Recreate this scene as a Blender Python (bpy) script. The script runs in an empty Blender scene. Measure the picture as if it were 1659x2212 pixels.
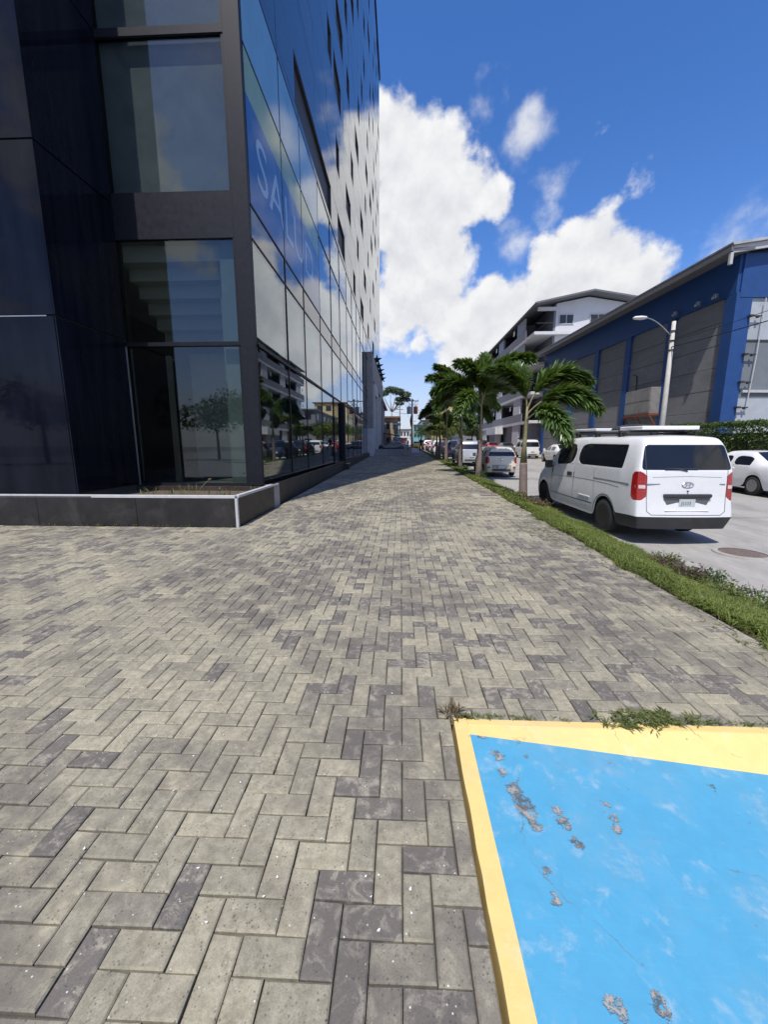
import bpy, bmesh, math, random
import numpy as np
from mathutils import Vector, Matrix, noise as mnoise

sc = bpy.context.scene
COL = sc.collection
R = math.radians
random.seed(7)
rng = np.random.default_rng(11)

# ------------------------------------------------------------------ camera
CAM_H, PITCH, YAW, FPX = 1.53, R(9.746), R(2.423), 850.0
cam_d = bpy.data.cameras.new("camera")
cam_d.sensor_fit = 'HORIZONTAL'
cam_d.sensor_width = 36.0
cam_d.lens = 36.0 * FPX / 1659.0
cam_d.clip_start, cam_d.clip_end = 0.05, 6000.0
cam = bpy.data.objects.new("camera", cam_d)
COL.objects.link(cam)
cam.location = (0, 0, CAM_H)
cam.rotation_euler = (R(90) - PITCH, 0, YAW)
sc.camera = cam

# ------------------------------------------------------------------ render / colour
sc.render.engine = 'CYCLES'
cy = sc.cycles
cy.use_denoising = True
cy.max_bounces = 8
cy.diffuse_bounces = 3
cy.glossy_bounces = 5
cy.transmission_bounces = 5
cy.transparent_max_bounces = 16
cy.caustics_reflective = False
cy.caustics_refractive = False
cy.sample_clamp_indirect = 6.0
vs = sc.view_settings
vs.view_transform = 'Standard'
vs.look = 'None'
vs.exposure = 0.0
vs.gamma = 1.0
vs.use_curve_mapping = False

# ------------------------------------------------------------------ sun
SUN_EL, SUN_AZ = R(62.0), R(195.3)          # azimuth clockwise from +Y
sun_d = bpy.data.lights.new("sun", 'SUN')
sun_d.energy = 4.7
sun_d.angle = R(0.53)
sun_d.color = (1.0, 0.955, 0.88)
sun = bpy.data.objects.new("sun", sun_d)
COL.objects.link(sun)
to_sun = Vector((math.sin(SUN_AZ) * math.cos(SUN_EL), math.cos(SUN_AZ) * math.cos(SUN_EL), math.sin(SUN_EL)))
sun.rotation_euler = to_sun.to_track_quat('Z', 'Y').to_euler()
sun.location = (0, -20, 60)


# ------------------------------------------------------------------ node helper
class NT:
    def __init__(self, tree):
        self.t = tree
        self.n = tree.nodes
        self.l = tree.links

    def new(self, kind, **kw):
        nd = self.n.new(kind)
        for k, v in kw.items():
            setattr(nd, k, v)
        return nd

    def put(self, sock, val):
        if val is None:
            return
        if hasattr(val, 'is_linked') or isinstance(val, bpy.types.NodeSocket):
            self.l.new(val, sock)
        else:
            sock.default_value = val

    def math(self, op, a, b=None, c=None, clamp=False):
        nd = self.new('ShaderNodeMath', operation=op, use_clamp=clamp)
        self.put(nd.inputs[0], a)
        self.put(nd.inputs[1], b)
        if c is not None:
            self.put(nd.inputs[2], c)
        return nd.outputs[0]

    def vmath(self, op, a, b=None, scale=None):
        nd = self.new('ShaderNodeVectorMath', operation=op)
        self.put(nd.inputs[0], a)
        if b is not None:
            self.put(nd.inputs[1], b)
        if scale is not None:
            self.put(nd.inputs['Scale'], scale)
        return nd.outputs['Value'] if op in ('LENGTH', 'DISTANCE', 'DOT_PRODUCT') else nd.outputs[0]

    def noise(self, vec, scale, detail=4, rough=0.55, dist=0.0, out='Fac'):
        nd = self.new('ShaderNodeTexNoise')
        if vec is not None:
            self.put(nd.inputs['Vector'], vec)
        nd.inputs['Scale'].default_value = scale
        nd.inputs['Detail'].default_value = detail
        nd.inputs['Roughness'].default_value = rough
        nd.inputs['Distortion'].default_value = dist
        return nd.outputs[0] if out == 'Fac' else nd.outputs[1]

    def smooth(self, v, lo, hi, a=0.0, b=1.0):
        nd = self.new('ShaderNodeMapRange', interpolation_type='SMOOTHSTEP')
        self.put(nd.inputs[0], v)
        nd.inputs[1].default_value = lo
        nd.inputs[2].default_value = hi
        nd.inputs[3].default_value = a
        nd.inputs[4].default_value = b
        return nd.outputs[0]

    def lin(self, v, lo, hi, a=0.0, b=1.0):
        nd = self.new('ShaderNodeMapRange')
        self.put(nd.inputs[0], v)
        nd.inputs[1].default_value = lo
        nd.inputs[2].default_value = hi
        nd.inputs[3].default_value = a
        nd.inputs[4].default_value = b
        return nd.outputs[0]

    def mix(self, fac, a, b, blend='MIX'):
        nd = self.new('ShaderNodeMix', data_type='RGBA', blend_type=blend)
        self.put(nd.inputs[0], fac)
        for i, v in ((6, a), (7, b)):
            if isinstance(v, (tuple, list)) and len(v) == 3:
                v = (*v, 1.0)
            self.put(nd.inputs[i], v)
        return nd.outputs[2]


# ------------------------------------------------------------------ world: sky with cumulus
world = bpy.data.worlds.new("World")
sc.world = world
world.use_nodes = True
w = NT(world.node_tree)
w.n.clear()
sky = w.new('ShaderNodeTexSky', sky_type='NISHITA')
sky.sun_disc = False
sky.sun_elevation = SUN_EL
sky.sun_rotation = SUN_AZ
sky.altitude = 10.0
sky.air_density = 1.0
sky.dust_density = 0.6
sky.ozone_density = 3.0
geo = w.new('ShaderNodeTexCoord')
DIR = geo.outputs['Generated']
sep = w.new('ShaderNodeSeparateXYZ')
w.l.new(DIR, sep.inputs[0])
DZ = sep.outputs[2]
hs = w.new('ShaderNodeHueSaturation')
hs.inputs['Saturation'].default_value = 1.27
hs.inputs['Value'].default_value = 1.4
w.l.new(sky.outputs[0], hs.inputs['Color'])
SKYC = w.mix(1.0, hs.outputs[0], (1.02, .94, 1.12), 'MULTIPLY')


def px_dir(px, py):
    f = Vector((-math.sin(YAW) * math.cos(PITCH), math.cos(YAW) * math.cos(PITCH), -math.sin(PITCH)))
    r = Vector((math.cos(YAW), math.sin(YAW), 0))
    u = r.cross(f)
    return (f + r * ((px - 829.5) / FPX) + u * ((1106 - py) / FPX)).normalized()


# the cumulus heads of the day, each at its bearing and height in the sky (bearing, elevation, angular radius)
def bearing(px, py):
    d = px_dir(px, py)
    return math.degrees(math.atan2(d.x, d.y)), math.degrees(math.asin(d.z))


CLOUDS = [  # (bearing deg, elevation deg, radius, weight)
    (.6, 32.8, .095, 1.1), (4.1, 31.9, .080, 1.1), (3.6, 28.6, .125, 1.1), (7.9, 28.6, .075, 1.05), (1.9, 23.9, .12, 1.1), (5.8, 22.8, .090, 1.1),
    (-1.2, 26.6, .09, 1.1), (.7, 18.4, .125, 1.1), (5.7, 17.8, .10, 1.1), (10.0, 15.4, .100, 1.1), (12.0, 18.4, .05, .9), (11.4, 27.8, .048, .85),
    (14.2, 15.4, .088, 1.1), (17.6, 15.0, .075, 1.1), (22.3, 22.0, .075, 1.12), (20.0, 21.0, .062, 1.08), (25.4, 20.2, .068, 1.12), (28.6, 18.6, .046, 1.0),
    (22.1, 18.3, .093, 1.1), (27.1, 17.1, .09, 1.1), (18.5, 17.6, .06, 1.05),
    (2.4, 13.6, .04, .8), (8.0, 12.0, .07, .8), (13.0, 11.0, .11, .95), (24.0, 12.0, .13, 1.1), (33.8, 14.0, .06, .7),
    (-6.0, 25.0, .10, 1.0), (-9.0, 30.0, .07, .9), (-14.0, 17.0, .16, 1.0), (-26.0, 22.0, .12, 1.0), (44.0, 10.0, .10, 1.0), (55.0, 14.0, .10, 1.0), (70.0, 12.0, .16, 1.0),
    (84.0, 22.0, .12, 1.0), (-45.0, 14.0, .18, 1.0), (-70.0, 22.0, .15, 1.0), (104.0, 15.0, .18, 1.0), (128.0, 20.0, .15, 1.0),
    (150.0, 17.0, .18, 1.0), (168.0, 24.0, .14, 1.0), (190.0, 15.0, .20, 1.0), (214.0, 26.0, .17, 1.0), (232.0, 16.0, .18, 1.0), (258.0, 22.0, .15, 1.0),
]
WISPS = [(15.2, 32.8, .050, .78), (15.6, 34.0, .03, .7), (19.3, 27.8, .050, .66), (18.6, 26.0, .04, .6), (9.9, 35.7, .045, .55), (14.3, 23.5, .05, .50), (38.0, 17.0, .10, .42), (44.0, 24.0, .08, .45), (-20.0, 36.0, .09, .6),
         (62.0, 30.0, .09, .6), (95.0, 34.0, .1, .6), (140.0, 36.0, .1, .6), (200.0, 38.0, .1, .6), (250.0, 34.0, .1, .6), (300.0, 35.0, .1, .6)]
warp = w.noise(DIR, 5.0, 3, .55, out='Color')
wv = w.vmath('SUBTRACT', warp, (.5, .5, .5))
wv = w.vmath('SCALE', wv, scale=0.05)
D2 = w.vmath('ADD', DIR, wv)
mask = None
for b, e, r_, wt in CLOUDS:
    c = (math.sin(R(b)) * math.cos(R(e)), math.cos(R(b)) * math.cos(R(e)), math.sin(R(e)))
    dd = w.vmath('DISTANCE', D2, c)
    m = w.lin(dd, 0.0, r_ * 1.25, wt, 0.0)
    mask = m if mask is None else w.math('MAXIMUM', mask, m)
n1 = w.noise(DIR, 12.0, 9, .56, .1)
n0 = w.noise(DIR, 5.5, 3, .5, .2)
n_up = w.noise(w.vmath('ADD', DIR, tuple(to_sun * 0.030)), 12.0, 5, .56, .1)
ndet = w.math('ADD', w.math('MULTIPLY', w.math('SUBTRACT', n1, .5), 1.45), w.math('MULTIPLY', w.math('SUBTRACT', n0, .5), .20))
dens = w.math('ADD', mask, ndet)
cover = w.smooth(dens, .22, .52)
wm = None
for b, e, r_, wt in WISPS:
    c = (math.sin(R(b)) * math.cos(R(e)), math.cos(R(b)) * math.cos(R(e)), math.sin(R(e)))
    m = w.lin(w.vmath('DISTANCE', D2, c), 0.0, r_ * 1.3, wt, 0.0)
    wm = m if wm is None else w.math('MAXIMUM', wm, m)
wc = w.math('MULTIPLY', w.smooth(w.math('ADD', wm, w.math('MULTIPLY', ndet, 1.25)), .18, .95), .85)
cover = w.math('MAXIMUM', cover, w.math('MULTIPLY', wc, w.smooth(wm, .0, .12)))
# self shading: a cloud is bright where it thins out toward the sun
lit = w.math('MULTIPLY_ADD', w.math('SUBTRACT', n1, n_up), 2.2, .72, clamp=True)
core = w.smooth(mask, .35, .95, 1.0, .80)
lit = w.math('MULTIPLY', lit, core)
ccol = w.mix(lit, (5.3, 5.5, 6.0), (7.8, 7.8, 7.85))
# low haze and far cloud bank near the horizon
n_h = w.noise(w.vmath('MULTIPLY', DIR, (1, 1, 3.0)), 6.0, 6, .6)
hz = w.smooth(w.math('ADD', DZ, w.math('MULTIPLY', w.math('SUBTRACT', n_h, .5), .22)), .00, .33, .80, 0.0)
far = w.mix(hz, SKYC, (5.0, 5.5, 6.4))
allc = w.mix(cover, far, ccol)
bg = w.new('ShaderNodeBackground')
w.l.new(allc, bg.inputs[0])
bg.inputs[1].default_value = 0.122
wo = w.new('ShaderNodeOutputWorld')
w.l.new(bg.outputs[0], wo.inputs[0])
world.cycles.sampling_method = 'MANUAL'
world.cycles.sample_map_resolution = 1024


# ------------------------------------------------------------------ mesh helpers
def zg(y):
    """level of the gently rising street"""
    return 0.012 * max(-60.0, min(130.0, y))


ROAD_Z = -0.36


class MB:
    def __init__(self):
        self.v, self.f, self.m, self.t = [], [], [], []

    def add(self, verts, faces, mat=0, tone=None):
        o = len(self.v)
        self.v += [tuple(p) for p in verts]
        self.f += [tuple(i + o for i in f) for f in faces]
        self.m += [mat] * len(faces)
        self.t += [tone if tone is not None else 0.5] * len(faces)
        return self

    def box(self, x0, x1, y0, y1, z0, z1, mat=0, M=None, tone=None):
        v = [(x0, y0, z0), (x1, y0, z0), (x1, y1, z0), (x0, y1, z0), (x0, y0, z1), (x1, y0, z1), (x1, y1, z1), (x0, y1, z1)]
        if M is not None:
            v = [M @ Vector(p) for p in v]
        return self.add(v, [(3, 2, 1, 0), (4, 5, 6, 7), (0, 1, 5, 4), (1, 2, 6, 5), (2, 3, 7, 6), (3, 0, 4, 7)], mat, tone)

    def prism(self, poly, axis, a, b, mat=0, tone=None):
        """poly of 2d points, extruded along axis from a to b"""
        n = len(poly)

        def P(p, h):
            return {'x': (h, p[0], p[1]), 'y': (p[0], h, p[1]), 'z': (p[0], p[1], h)}[axis]
        v = [P(p, a) for p in poly] + [P(p, b) for p in poly]
        f = [tuple(range(n - 1, -1, -1)), tuple(range(n, 2 * n))]
        f += [(i, (i + 1) % n, n + (i + 1) % n, n + i) for i in range(n)]
        return self.add(v, f, mat, tone)

    def tube(self, pts, rad, n=8, mat=0, cap=True, tone=None):
        pts = [Vector(p) for p in pts]
        rs = rad if isinstance(rad, (list, tuple)) else [rad] * len(pts)
        v, f = [], []
        prev = None
        for i, p in enumerate(pts):
            d = (pts[min(i + 1, len(pts) - 1)] - pts[max(i - 1, 0)]).normalized()
            if prev is None:
                a = d.orthogonal().normalized()
            else:
                a = (prev - d * prev.dot(d)).normalized()
            prev = a
            b = d.cross(a)
            for k in range(n):
                t = 2 * math.pi * k / n
                v.append(p + (a * math.cos(t) + b * math.sin(t)) * rs[i])
        for i in range(len(pts) - 1):
            for k in range(n):
                f.append((i * n + k, i * n + (k + 1) % n, (i + 1) * n + (k + 1) % n, (i + 1) * n + k))
        if cap:
            f.append(tuple(range(n - 1, -1, -1)))
            f.append(tuple((len(pts) - 1) * n + k for k in range(n)))
        return self.add(v, f, mat, tone)

    def lathe(self, prof, n=24, axis='z', centre=(0, 0, 0), mat=0):
        v, f = [], []
        for (r, h) in prof:
            for k in range(n):
                t = 2 * math.pi * k / n
                c, s = math.cos(t) * r, math.sin(t) * r
                p = {'z': (c, s, h), 'x': (h, c, s), 'y': (c, h, s)}[axis]
                v.append((p[0] + centre[0], p[1] + centre[1], p[2] + centre[2]))
        for i in range(len(prof) - 1):
            for k in range(n):
                f.append((i * n + k, i * n + (k + 1) % n, (i + 1) * n + (k + 1) % n, (i + 1) * n + k))
        f.append(tuple(range(n - 1, -1, -1)))
        f.append(tuple((len(prof) - 1) * n + k for k in range(n)))
        return self.add(v, f, mat)

    def mesh(self, name, mats, smooth=False, bevel=0.0):
        me = bpy.data.meshes.new(name)
        me.from_pydata([tuple(p) for p in self.v], [], self.f)
        for m in (mats if isinstance(mats, (list, tuple)) else [mats]):
            me.materials.append(m)
        me.polygons.foreach_set('material_index', self.m)
        at = me.attributes.new('tone', 'FLOAT', 'FACE')
        at.data.foreach_set('value', self.t)
        if bevel:
            bm = bmesh.new()
            bm.from_mesh(me)
            bmesh.ops.recalc_face_normals(bm, faces=bm.faces)
            bmesh.ops.bevel(bm, geom=[e for e in bm.edges if len(e.link_faces) == 2 and e.calc_face_angle(0) > .6], offset=bevel, segments=1, affect='EDGES', clamp_overlap=True)
            bm.to_mesh(me)
            bm.free()
        if smooth:
            me.polygons.foreach_set('use_smooth', [True] * len(me.polygons))
        me.update()
        return me

    def build(self, name, mats, parent=None, smooth=False, bevel=0.0):
        return obj(name, self.mesh(name, mats, smooth, bevel), parent)


def obj(name, me, parent=None, loc=None, rot=None, scale=None):
    o = bpy.data.objects.new(name, me)
    COL.objects.link(o)
    if parent is not None:
        o.parent = parent
    if loc is not None:
        o.location = loc
    if rot is not None:
        o.rotation_euler = rot
    if scale is not None:
        o.scale = scale
    return o


def tag(o, label=None, cat=None, group=None, kind=None):
    if label:
        o['label'] = label
    if cat:
        o['category'] = cat
    if group:
        o['group'] = group
    if kind:
        o['kind'] = kind
    return o


def thing(name, label, cat, loc=(0, 0, 0), rz=0.0, group=None):
    o = bpy.data.objects.new(name, None)
    o.empty_display_size = .2
    COL.objects.link(o)
    o.location = loc
    o.rotation_euler = (0, 0, rz)
    return tag(o, label, cat, group)


def copy_tree(o, parent=None):
    c = o.copy()
    COL.objects.link(c)
    c.parent = parent
    for ch in list(o.children):
        copy_tree(ch, c)
    return c


# ------------------------------------------------------------------ materials
MATS = {}


def mat(name):
    m = bpy.data.materials.new(name)
    m.use_nodes = True
    t = NT(m.node_tree)
    t.n.clear()
    out = t.new('ShaderNodeOutputMaterial')
    MATS[name] = m
    return m, t, out


def principled(t, out, col, rough=.6, metal=0., ior=1.5, normal=None, coat=0., spec=None):
    b = t.new('ShaderNodeBsdfPrincipled')
    if isinstance(col, (tuple, list)):
        col = (*col[:3], 1)
    t.put(b.inputs['Base Color'], col)
    t.put(b.inputs['Roughness'], rough)
    b.inputs['Metallic'].default_value = metal
    b.inputs['IOR'].default_value = ior
    if coat:
        b.inputs['Coat Weight'].default_value = coat
        b.inputs['Coat Roughness'].default_value = .04
    if spec is not None:
        b.inputs['Specular IOR Level'].default_value = spec
    if normal is not None:
        t.l.new(normal, b.inputs['Normal'])
    t.l.new(b.outputs[0], out.inputs[0])
    return b


def bump(t, h, strength=.3, dist=.01):
    nd = t.new('ShaderNodeBump')
    nd.inputs['Strength'].default_value = strength
    nd.inputs['Distance'].default_value = dist
    t.l.new(h, nd.inputs['Height'])
    return nd.outputs[0]


def pm(name, col, rough=.6, var=.12, scale=6., metal=0., bmp=0., ior=1.5, coat=0., dirt=0., dirtcol=(.10, .09, .075), dscale=1.2, stretch=(1, 1, 1), spec=None, obj_space=False):
    """plain painted / cast / rendered surface: fine colour grain, larger worn patches, fine relief"""
    m, t, out = mat(name)
    if obj_space:
        tc = t.new('ShaderNodeTexCoord').outputs['Object']
    else:
        tc = t.new('ShaderNodeNewGeometry').outputs['Position']
    if stretch != (1, 1, 1):
        tc = t.vmath('MULTIPLY', tc, stretch)
    n = t.noise(tc, scale, 6, .6)
    lo = tuple(max(0, c * (1 - var)) for c in col)
    hi = tuple(min(1, c * (1 + var)) for c in col)
    c = t.mix(t.lin(n, .3, .7), lo, hi)
    rg = t.lin(n, .3, .7, max(.02, rough - .06), min(1, rough + .06))
    if dirt:
        d = t.noise(tc, dscale, 7, .65, .6)
        f = t.math('MULTIPLY', t.smooth(d, .46, .72), dirt)
        c = t.mix(f, c, dirtcol)
    nrm = None
    if bmp:
        nrm = bump(t, t.noise(tc, scale * 7, 5, .65), bmp, .01)
    principled(t, out, c, rg, metal, ior, nrm, coat, spec)
    return m


def glassy(name, tint, ior=1.6, rough=.0, wav=0.0):
    """tinted window glass: see-through, with the mirror of its surface by angle"""
    m, t, out = mat(name)
    tr = t.new('ShaderNodeBsdfTransparent')
    tr.inputs[0].default_value = (*tint, 1)
    gl = t.new('ShaderNodeBsdfGlossy')
    gl.inputs['Roughness'].default_value = rough
    gl.inputs['Color'].default_value = (.93, .96, 1, 1)
    lw = t.new('ShaderNodeLayerWeight')
    lw.inputs['Blend'].default_value = .5
    f0 = ((ior - 1) / (ior + 1)) ** 2
    fres = t.math('MULTIPLY_ADD', t.math('POWER', lw.outputs['Facing'], 4.0), 1 - f0, f0, clamp=True)
    if wav:
        p = t.new('ShaderNodeNewGeometry').outputs['Position']
        nn = bump(t, t.noise(p, .8, 2, .5), wav, .02)
        t.l.new(nn, gl.inputs['Normal'])
    mx = t.new('ShaderNodeMixShader')
    t.l.new(fres, mx.inputs[0])
    t.l.new(tr.outputs[0], mx.inputs[1])
    t.l.new(gl.outputs[0], mx.inputs[2])
    t.l.new(mx.outputs[0], out.inputs[0])
    return m


def leafmat(name, lo, hi, rough=.5, trans=.25, scale=2.0, gloss=.5):
    """leaves: per-leaf tone, some light passing through"""
    m, t, out = mat(name)
    at = t.new('ShaderNodeAttribute', attribute_name='tone')
    p = t.new('ShaderNodeNewGeometry').outputs['Position']
    n = t.noise(p, scale, 3, .6)
    f = t.math('ADD', t.math('MULTIPLY', at.outputs['Fac'], .7), t.math('MULTIPLY', t.lin(n, .3, .7), .3), clamp=True)
    c = t.mix(f, lo, hi)
    b = t.new('ShaderNodeBsdfPrincipled')
    t.l.new(c, b.inputs['Base Color'])
    b.inputs['Roughness'].default_value = rough
    b.inputs['Specular IOR Level'].default_value = gloss
    tl = t.new('ShaderNodeBsdfTranslucent')
    t.l.new(t.mix(.5, c, (.25, .35, .03)), tl.inputs[0])
    mx = t.new('ShaderNodeMixShader')
    mx.inputs[0].default_value = trans
    t.l.new(b.outputs[0], mx.inputs[1])
    t.l.new(tl.outputs[0], mx.inputs[2])
    t.l.new(mx.outputs[0], out.inputs[0])
    return m


# --- pavers
def paver_material():
    m, t, out = mat('concrete_paver')
    pos = t.new('ShaderNodeNewGeometry').outputs['Position']
    tone = t.new('ShaderNodeAttribute', attribute_name='tone').outputs['Fac']
    fine = t.noise(pos, 210, 5, .75)
    mid = t.noise(pos, 26, 6, .68, .4)
    big = t.noise(pos, .75, 5, .6, .5)
    med = t.noise(pos, 5.5, 5, .65, .3)
    light = t.mix(t.lin(mid, .32, .68), (.230, .208, .149), (.390, .357, .264))
    dark = t.mix(t.smooth(t.noise(pos, 16, 6, .72, .6), .46, .64), (.140, .127, .111), (.32, .290, .232))
    isl = t.smooth(tone, .30, .36)
    midt = t.mix(.55, dark, light)
    c = t.mix(isl, dark, t.mix(t.smooth(tone, .55, .60), midt, light))
    # paver-to-paver differences
    c = t.mix(1.0, c, t.mix(t.lin(t.math('FRACT', t.math('MULTIPLY', tone, 37.0)), 0, 1), (.86, .86, .86), (1.10, 1.09, 1.06)), 'MULTIPLY')
    c = t.mix(1.0, c, t.mix(t.lin(fine, .25, .75), (.70, .70, .70), (1.28, 1.28, 1.27)), 'MULTIPLY')
    # damp, trodden patches
    st = t.math('MULTIPLY', t.smooth(big, .44, .58), t.smooth(med, .32, .58))
    c = t.mix(t.math('MULTIPLY', st, .70), c, (.112, .100, .086))
    grime = t.smooth(t.noise(pos, 2.1, 6, .7, .4), .50, .70)
    c = t.mix(t.math('MULTIPLY', grime, .38), c, (.14, .122, .10))
    # pores drawn as dark dots in the colour, and pale aggregate specks
    v = t.new('ShaderNodeTexVoronoi', feature='F1')
    t.l.new(pos, v.inputs['Vector'])
    v.inputs['Scale'].default_value = 42
    sp = t.math('MULTIPLY', t.smooth(v.outputs['Distance'], .05, .15, 1, 0), t.smooth(t.noise(pos, 17, 2, .5), .53, .60))
    c = t.mix(t.math('MULTIPLY', sp, .85), c, (.72, .71, .67))
    v2 = t.new('ShaderNodeTexVoronoi', feature='F1')
    t.l.new(pos, v2.inputs['Vector'])
    v2.inputs['Scale'].default_value = 75
    sp2 = t.math('MULTIPLY', t.smooth(v2.outputs['Distance'], .10, .34, 1, 0), t.smooth(t.noise(pos, 14, 4, .65), .44, .58))
    c = t.mix(t.math('MULTIPLY', sp2, .72), c, (.06, .057, .05))
    h = t.math('ADD', t.math('MULTIPLY', fine, .6), t.math('MULTIPLY', mid, .5))
    principled(t, out, c, .86, 0, 1.45, bump(t, h, .55, .004))
    return m


paver_material()
pm('joint_sand', (.065, .058, .047), .95, .3, 30, bmp=.6)
pm('soil', (.10, .075, .05), .95, .35, 12, bmp=.8)
pm('ground', (.20, .19, .165), .9, .2, .4, dirt=.5, dscale=.05)
pm('road_concrete', (.335, .318, .288), .85, .12, 14, bmp=.35, dirt=.55, dirtcol=(.19, .175, .155), dscale=.9, stretch=(1, .3, 1))
pm('joint_tar', (.10, .10, .10), .8, .2, 8)
pm('kerb_concrete', (.36, .335, .28), .85, .18, 9, bmp=.5, dirt=.5, dirtcol=(.17, .16, .13), dscale=2.5)
pm('grey_concrete', (.33, .32, .30), .85, .14, 5, bmp=.35, dirt=.45, dirtcol=(.14, .135, .125), dscale=.8)
pm('pale_concrete', (.55, .55, .53), .8, .08, 4, bmp=.2, dirt=.25, dirtcol=(.3, .29, .27))


def paint_worn(name, base, alt, under, chips):
    """brushed road paint on concrete: faded patches, scuffs and a few chips down to the slab"""
    m, t, out = mat(name)
    pos = t.new('ShaderNodeNewGeometry').outputs['Position']
    n = t.noise(pos, 7.5, 8, .70, .15)
    n2 = t.noise(pos, 11, 6, .65, .5)
    n3 = t.noise(t.vmath('MULTIPLY', pos, (3, 40, 1)), 2.2, 4, .6)
    c = t.mix(t.lin(n2, .3, .7), base, tuple(b * .9 for b in base))
    f = t.math('MULTIPLY', t.smooth(n, .50, .66), t.smooth(n2, .38, .62))
    c = t.mix(t.math('MULTIPLY', f, .55), c, alt)
    c = t.mix(t.math('MULTIPLY', t.smooth(n3, .55, .75), .10), c, tuple(min(1, b * 1.35 + .05) for b in base))
    sc1 = t.noise(t.vmath('MULTIPLY', pos, (1, 1, 0)), 1.7, 7, .72, .5)
    c = t.mix(t.math('MULTIPLY', t.smooth(sc1, .46, .72), .38), c, tuple(.5 * a_ + .5 * b_ for a_, b_ in zip(under, base)))
    ve = t.new('ShaderNodeTexVoronoi', feature='DISTANCE_TO_EDGE')
    t.l.new(t.vmath('ADD', pos, t.vmath('SCALE', t.noise(pos, 7, 4, .6, out='Color'), scale=.12)), ve.inputs['Vector'])
    ve.inputs['Scale'].default_value = 1.35
    crk = t.math('MULTIPLY', t.smooth(ve.outputs['Distance'], .0015, .0045, 1, 0), t.smooth(t.noise(pos, 2.3, 3, .6), .50, .60))
    c = t.mix(t.math('MULTIPLY', crk, .7), c, tuple(u * .4 for u in under))
    dots = t.new('ShaderNodeTexVoronoi', feature='F1')
    t.l.new(pos, dots.inputs['Vector'])
    dots.inputs['Scale'].default_value = 21
    dk = t.math('MULTIPLY', t.smooth(dots.outputs['Distance'], .05, .16, 1, 0), t.smooth(t.noise(pos, 6, 3, .6), .57, .63))
    c = t.mix(t.math('MULTIPLY', dk, .8), c, tuple(u * .45 for u in under))
    if chips:
        ch = None
        wob = t.vmath('ADD', pos, t.vmath('SCALE', t.vmath('SUBTRACT', t.noise(pos, 22, 5, .7, out='Color'), (.5, .5, .5)), scale=.10))
        wob = t.vmath('MULTIPLY', wob, (1, 1, 0))
        for (x, y, r_) in chips:
            dd = t.vmath('DISTANCE', wob, (x, y, 0))
            k = t.smooth(dd, r_ * .55, r_, 1, 0)
            ch = k if ch is None else t.math('MAXIMUM', ch, k)
        brk = t.smooth(t.noise(pos, 45, 4, .7), .40, .50)
        ch = t.math('MULTIPLY', ch, brk)
        c = t.mix(ch, c, t.mix(t.smooth(n2, .42, .56), tuple(u * .35 for u in under), under))
        h = t.math('SUBTRACT', t.math('MULTIPLY', n2, .3), ch)
        nrm = bump(t, h, .8, .006)
    else:
        nrm = bump(t, t.noise(pos, 60, 5, .65), .3, .004)
    principled(t, out, c, .55, 0, 1.5, nrm)
    return m


CHIPS = [(.49, 1.735, .035), (.486, 1.64, .03), (.512, 1.55, .04), (.530, 1.49, .045), (.546, 1.44, .05), (.55, 1.39, .035), (.632, 1.753, .016), (.677, 1.458, .028), (.676, 1.407, .028),
         (.70, 1.332, .024), (.906, 1.511, .018), (.907, 1.457, .026), (.894, 1.40, .026), (.729, .883, .032), (.608, .868, .030), (.438, 1.862, .03), (.54, 1.121, .018), (1.471, 1.666, .018), (.54, 1.21, .012), (1.052, 1.757, .010)]
paint_worn('blue_paint', (.080, .335, .520), (.36, .47, .54), (.34, .32, .29), CHIPS)
paint_worn('yellow_paint', (.76, .555, .205), (.74, .60, .32), (.36, .32, .25), None)

# --- building
def mirror_panel(name, base, ior, wav, tonev=True):
    m, t, out = mat(name)
    pos = t.new('ShaderNodeNewGeometry').outputs['Position']
    n = t.noise(t.vmath('MULTIPLY', pos, (1, 1.2, .10)), 1.5, 3, .5)
    h = t.math('ADD', t.math('MULTIPLY', n, 1.0), t.math('MULTIPLY', t.noise(pos, .6, 2, .5), .6))
    dust = t.noise(t.vmath('MULTIPLY', pos, (1, 3, .25)), 2.0, 5, .65)
    c = t.mix(t.lin(dust, .35, .75), base, tuple(b * 1.8 + .004 for b in base))
    principled(t, out, c, t.lin(dust, .3, .8, .015, .07), 0, ior, bump(t, h, wav, .02))
    return m


mirror_panel('dark_mirror_panel', (.010, .012, .020), 2.05, .05)
mirror_panel('spandrel_glass', (.018, .018, .030), 2.1, .035)
mirror_panel('black_glass', (.004, .005, .010), 1.22, .03)
glassy('window_glass', (.63, .665, .655), 1.6, 0.015, .02)
glassy('facade_glass', (.50, .56, .54), 1.75, 0.0, .025)
pm('dark_window', (.040, .042, .050), .55, .15, 2, ior=1.3)
pm('dark_aluminium', (.012, .013, .019), .50, .2, 10, ior=1.3)
pm('window_reveal', (.04, .04, .045), .6, .2, 5)
pm('black_tile', (.017, .015, .015), .45, .3, 5, bmp=.1, dirt=.3, dirtcol=(.10, .09, .08), dscale=2.0)
pm('brown_tile', (.045, .030, .025), .5, .22, 5, dirt=.3)
pm('white_trim', (.50, .50, .50), .45, .06, 8, dirt=.25, dirtcol=(.28, .26, .24), dscale=4)
pm('interior_white', (.62, .64, .58), .8, .06, 1.5, dirt=.30, dirtcol=(.38, .40, .38), dscale=1.0)
pm('interior_blind', (.36, .38, .41), .85, .12, 1.2, dirt=.5, dirtcol=(.18, .20, .24), dscale=.9)
pm('interior_dark', (.05, .05, .05), .8, .2, 1)
pm('interior_green', (.26, .33, .31), .7, .1, 2)
pm('interior_beige', (.42, .37, .28), .8, .1, 2)
pm('film_blue', (.025, .08, .25), .06, .12, 1.5)
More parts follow.
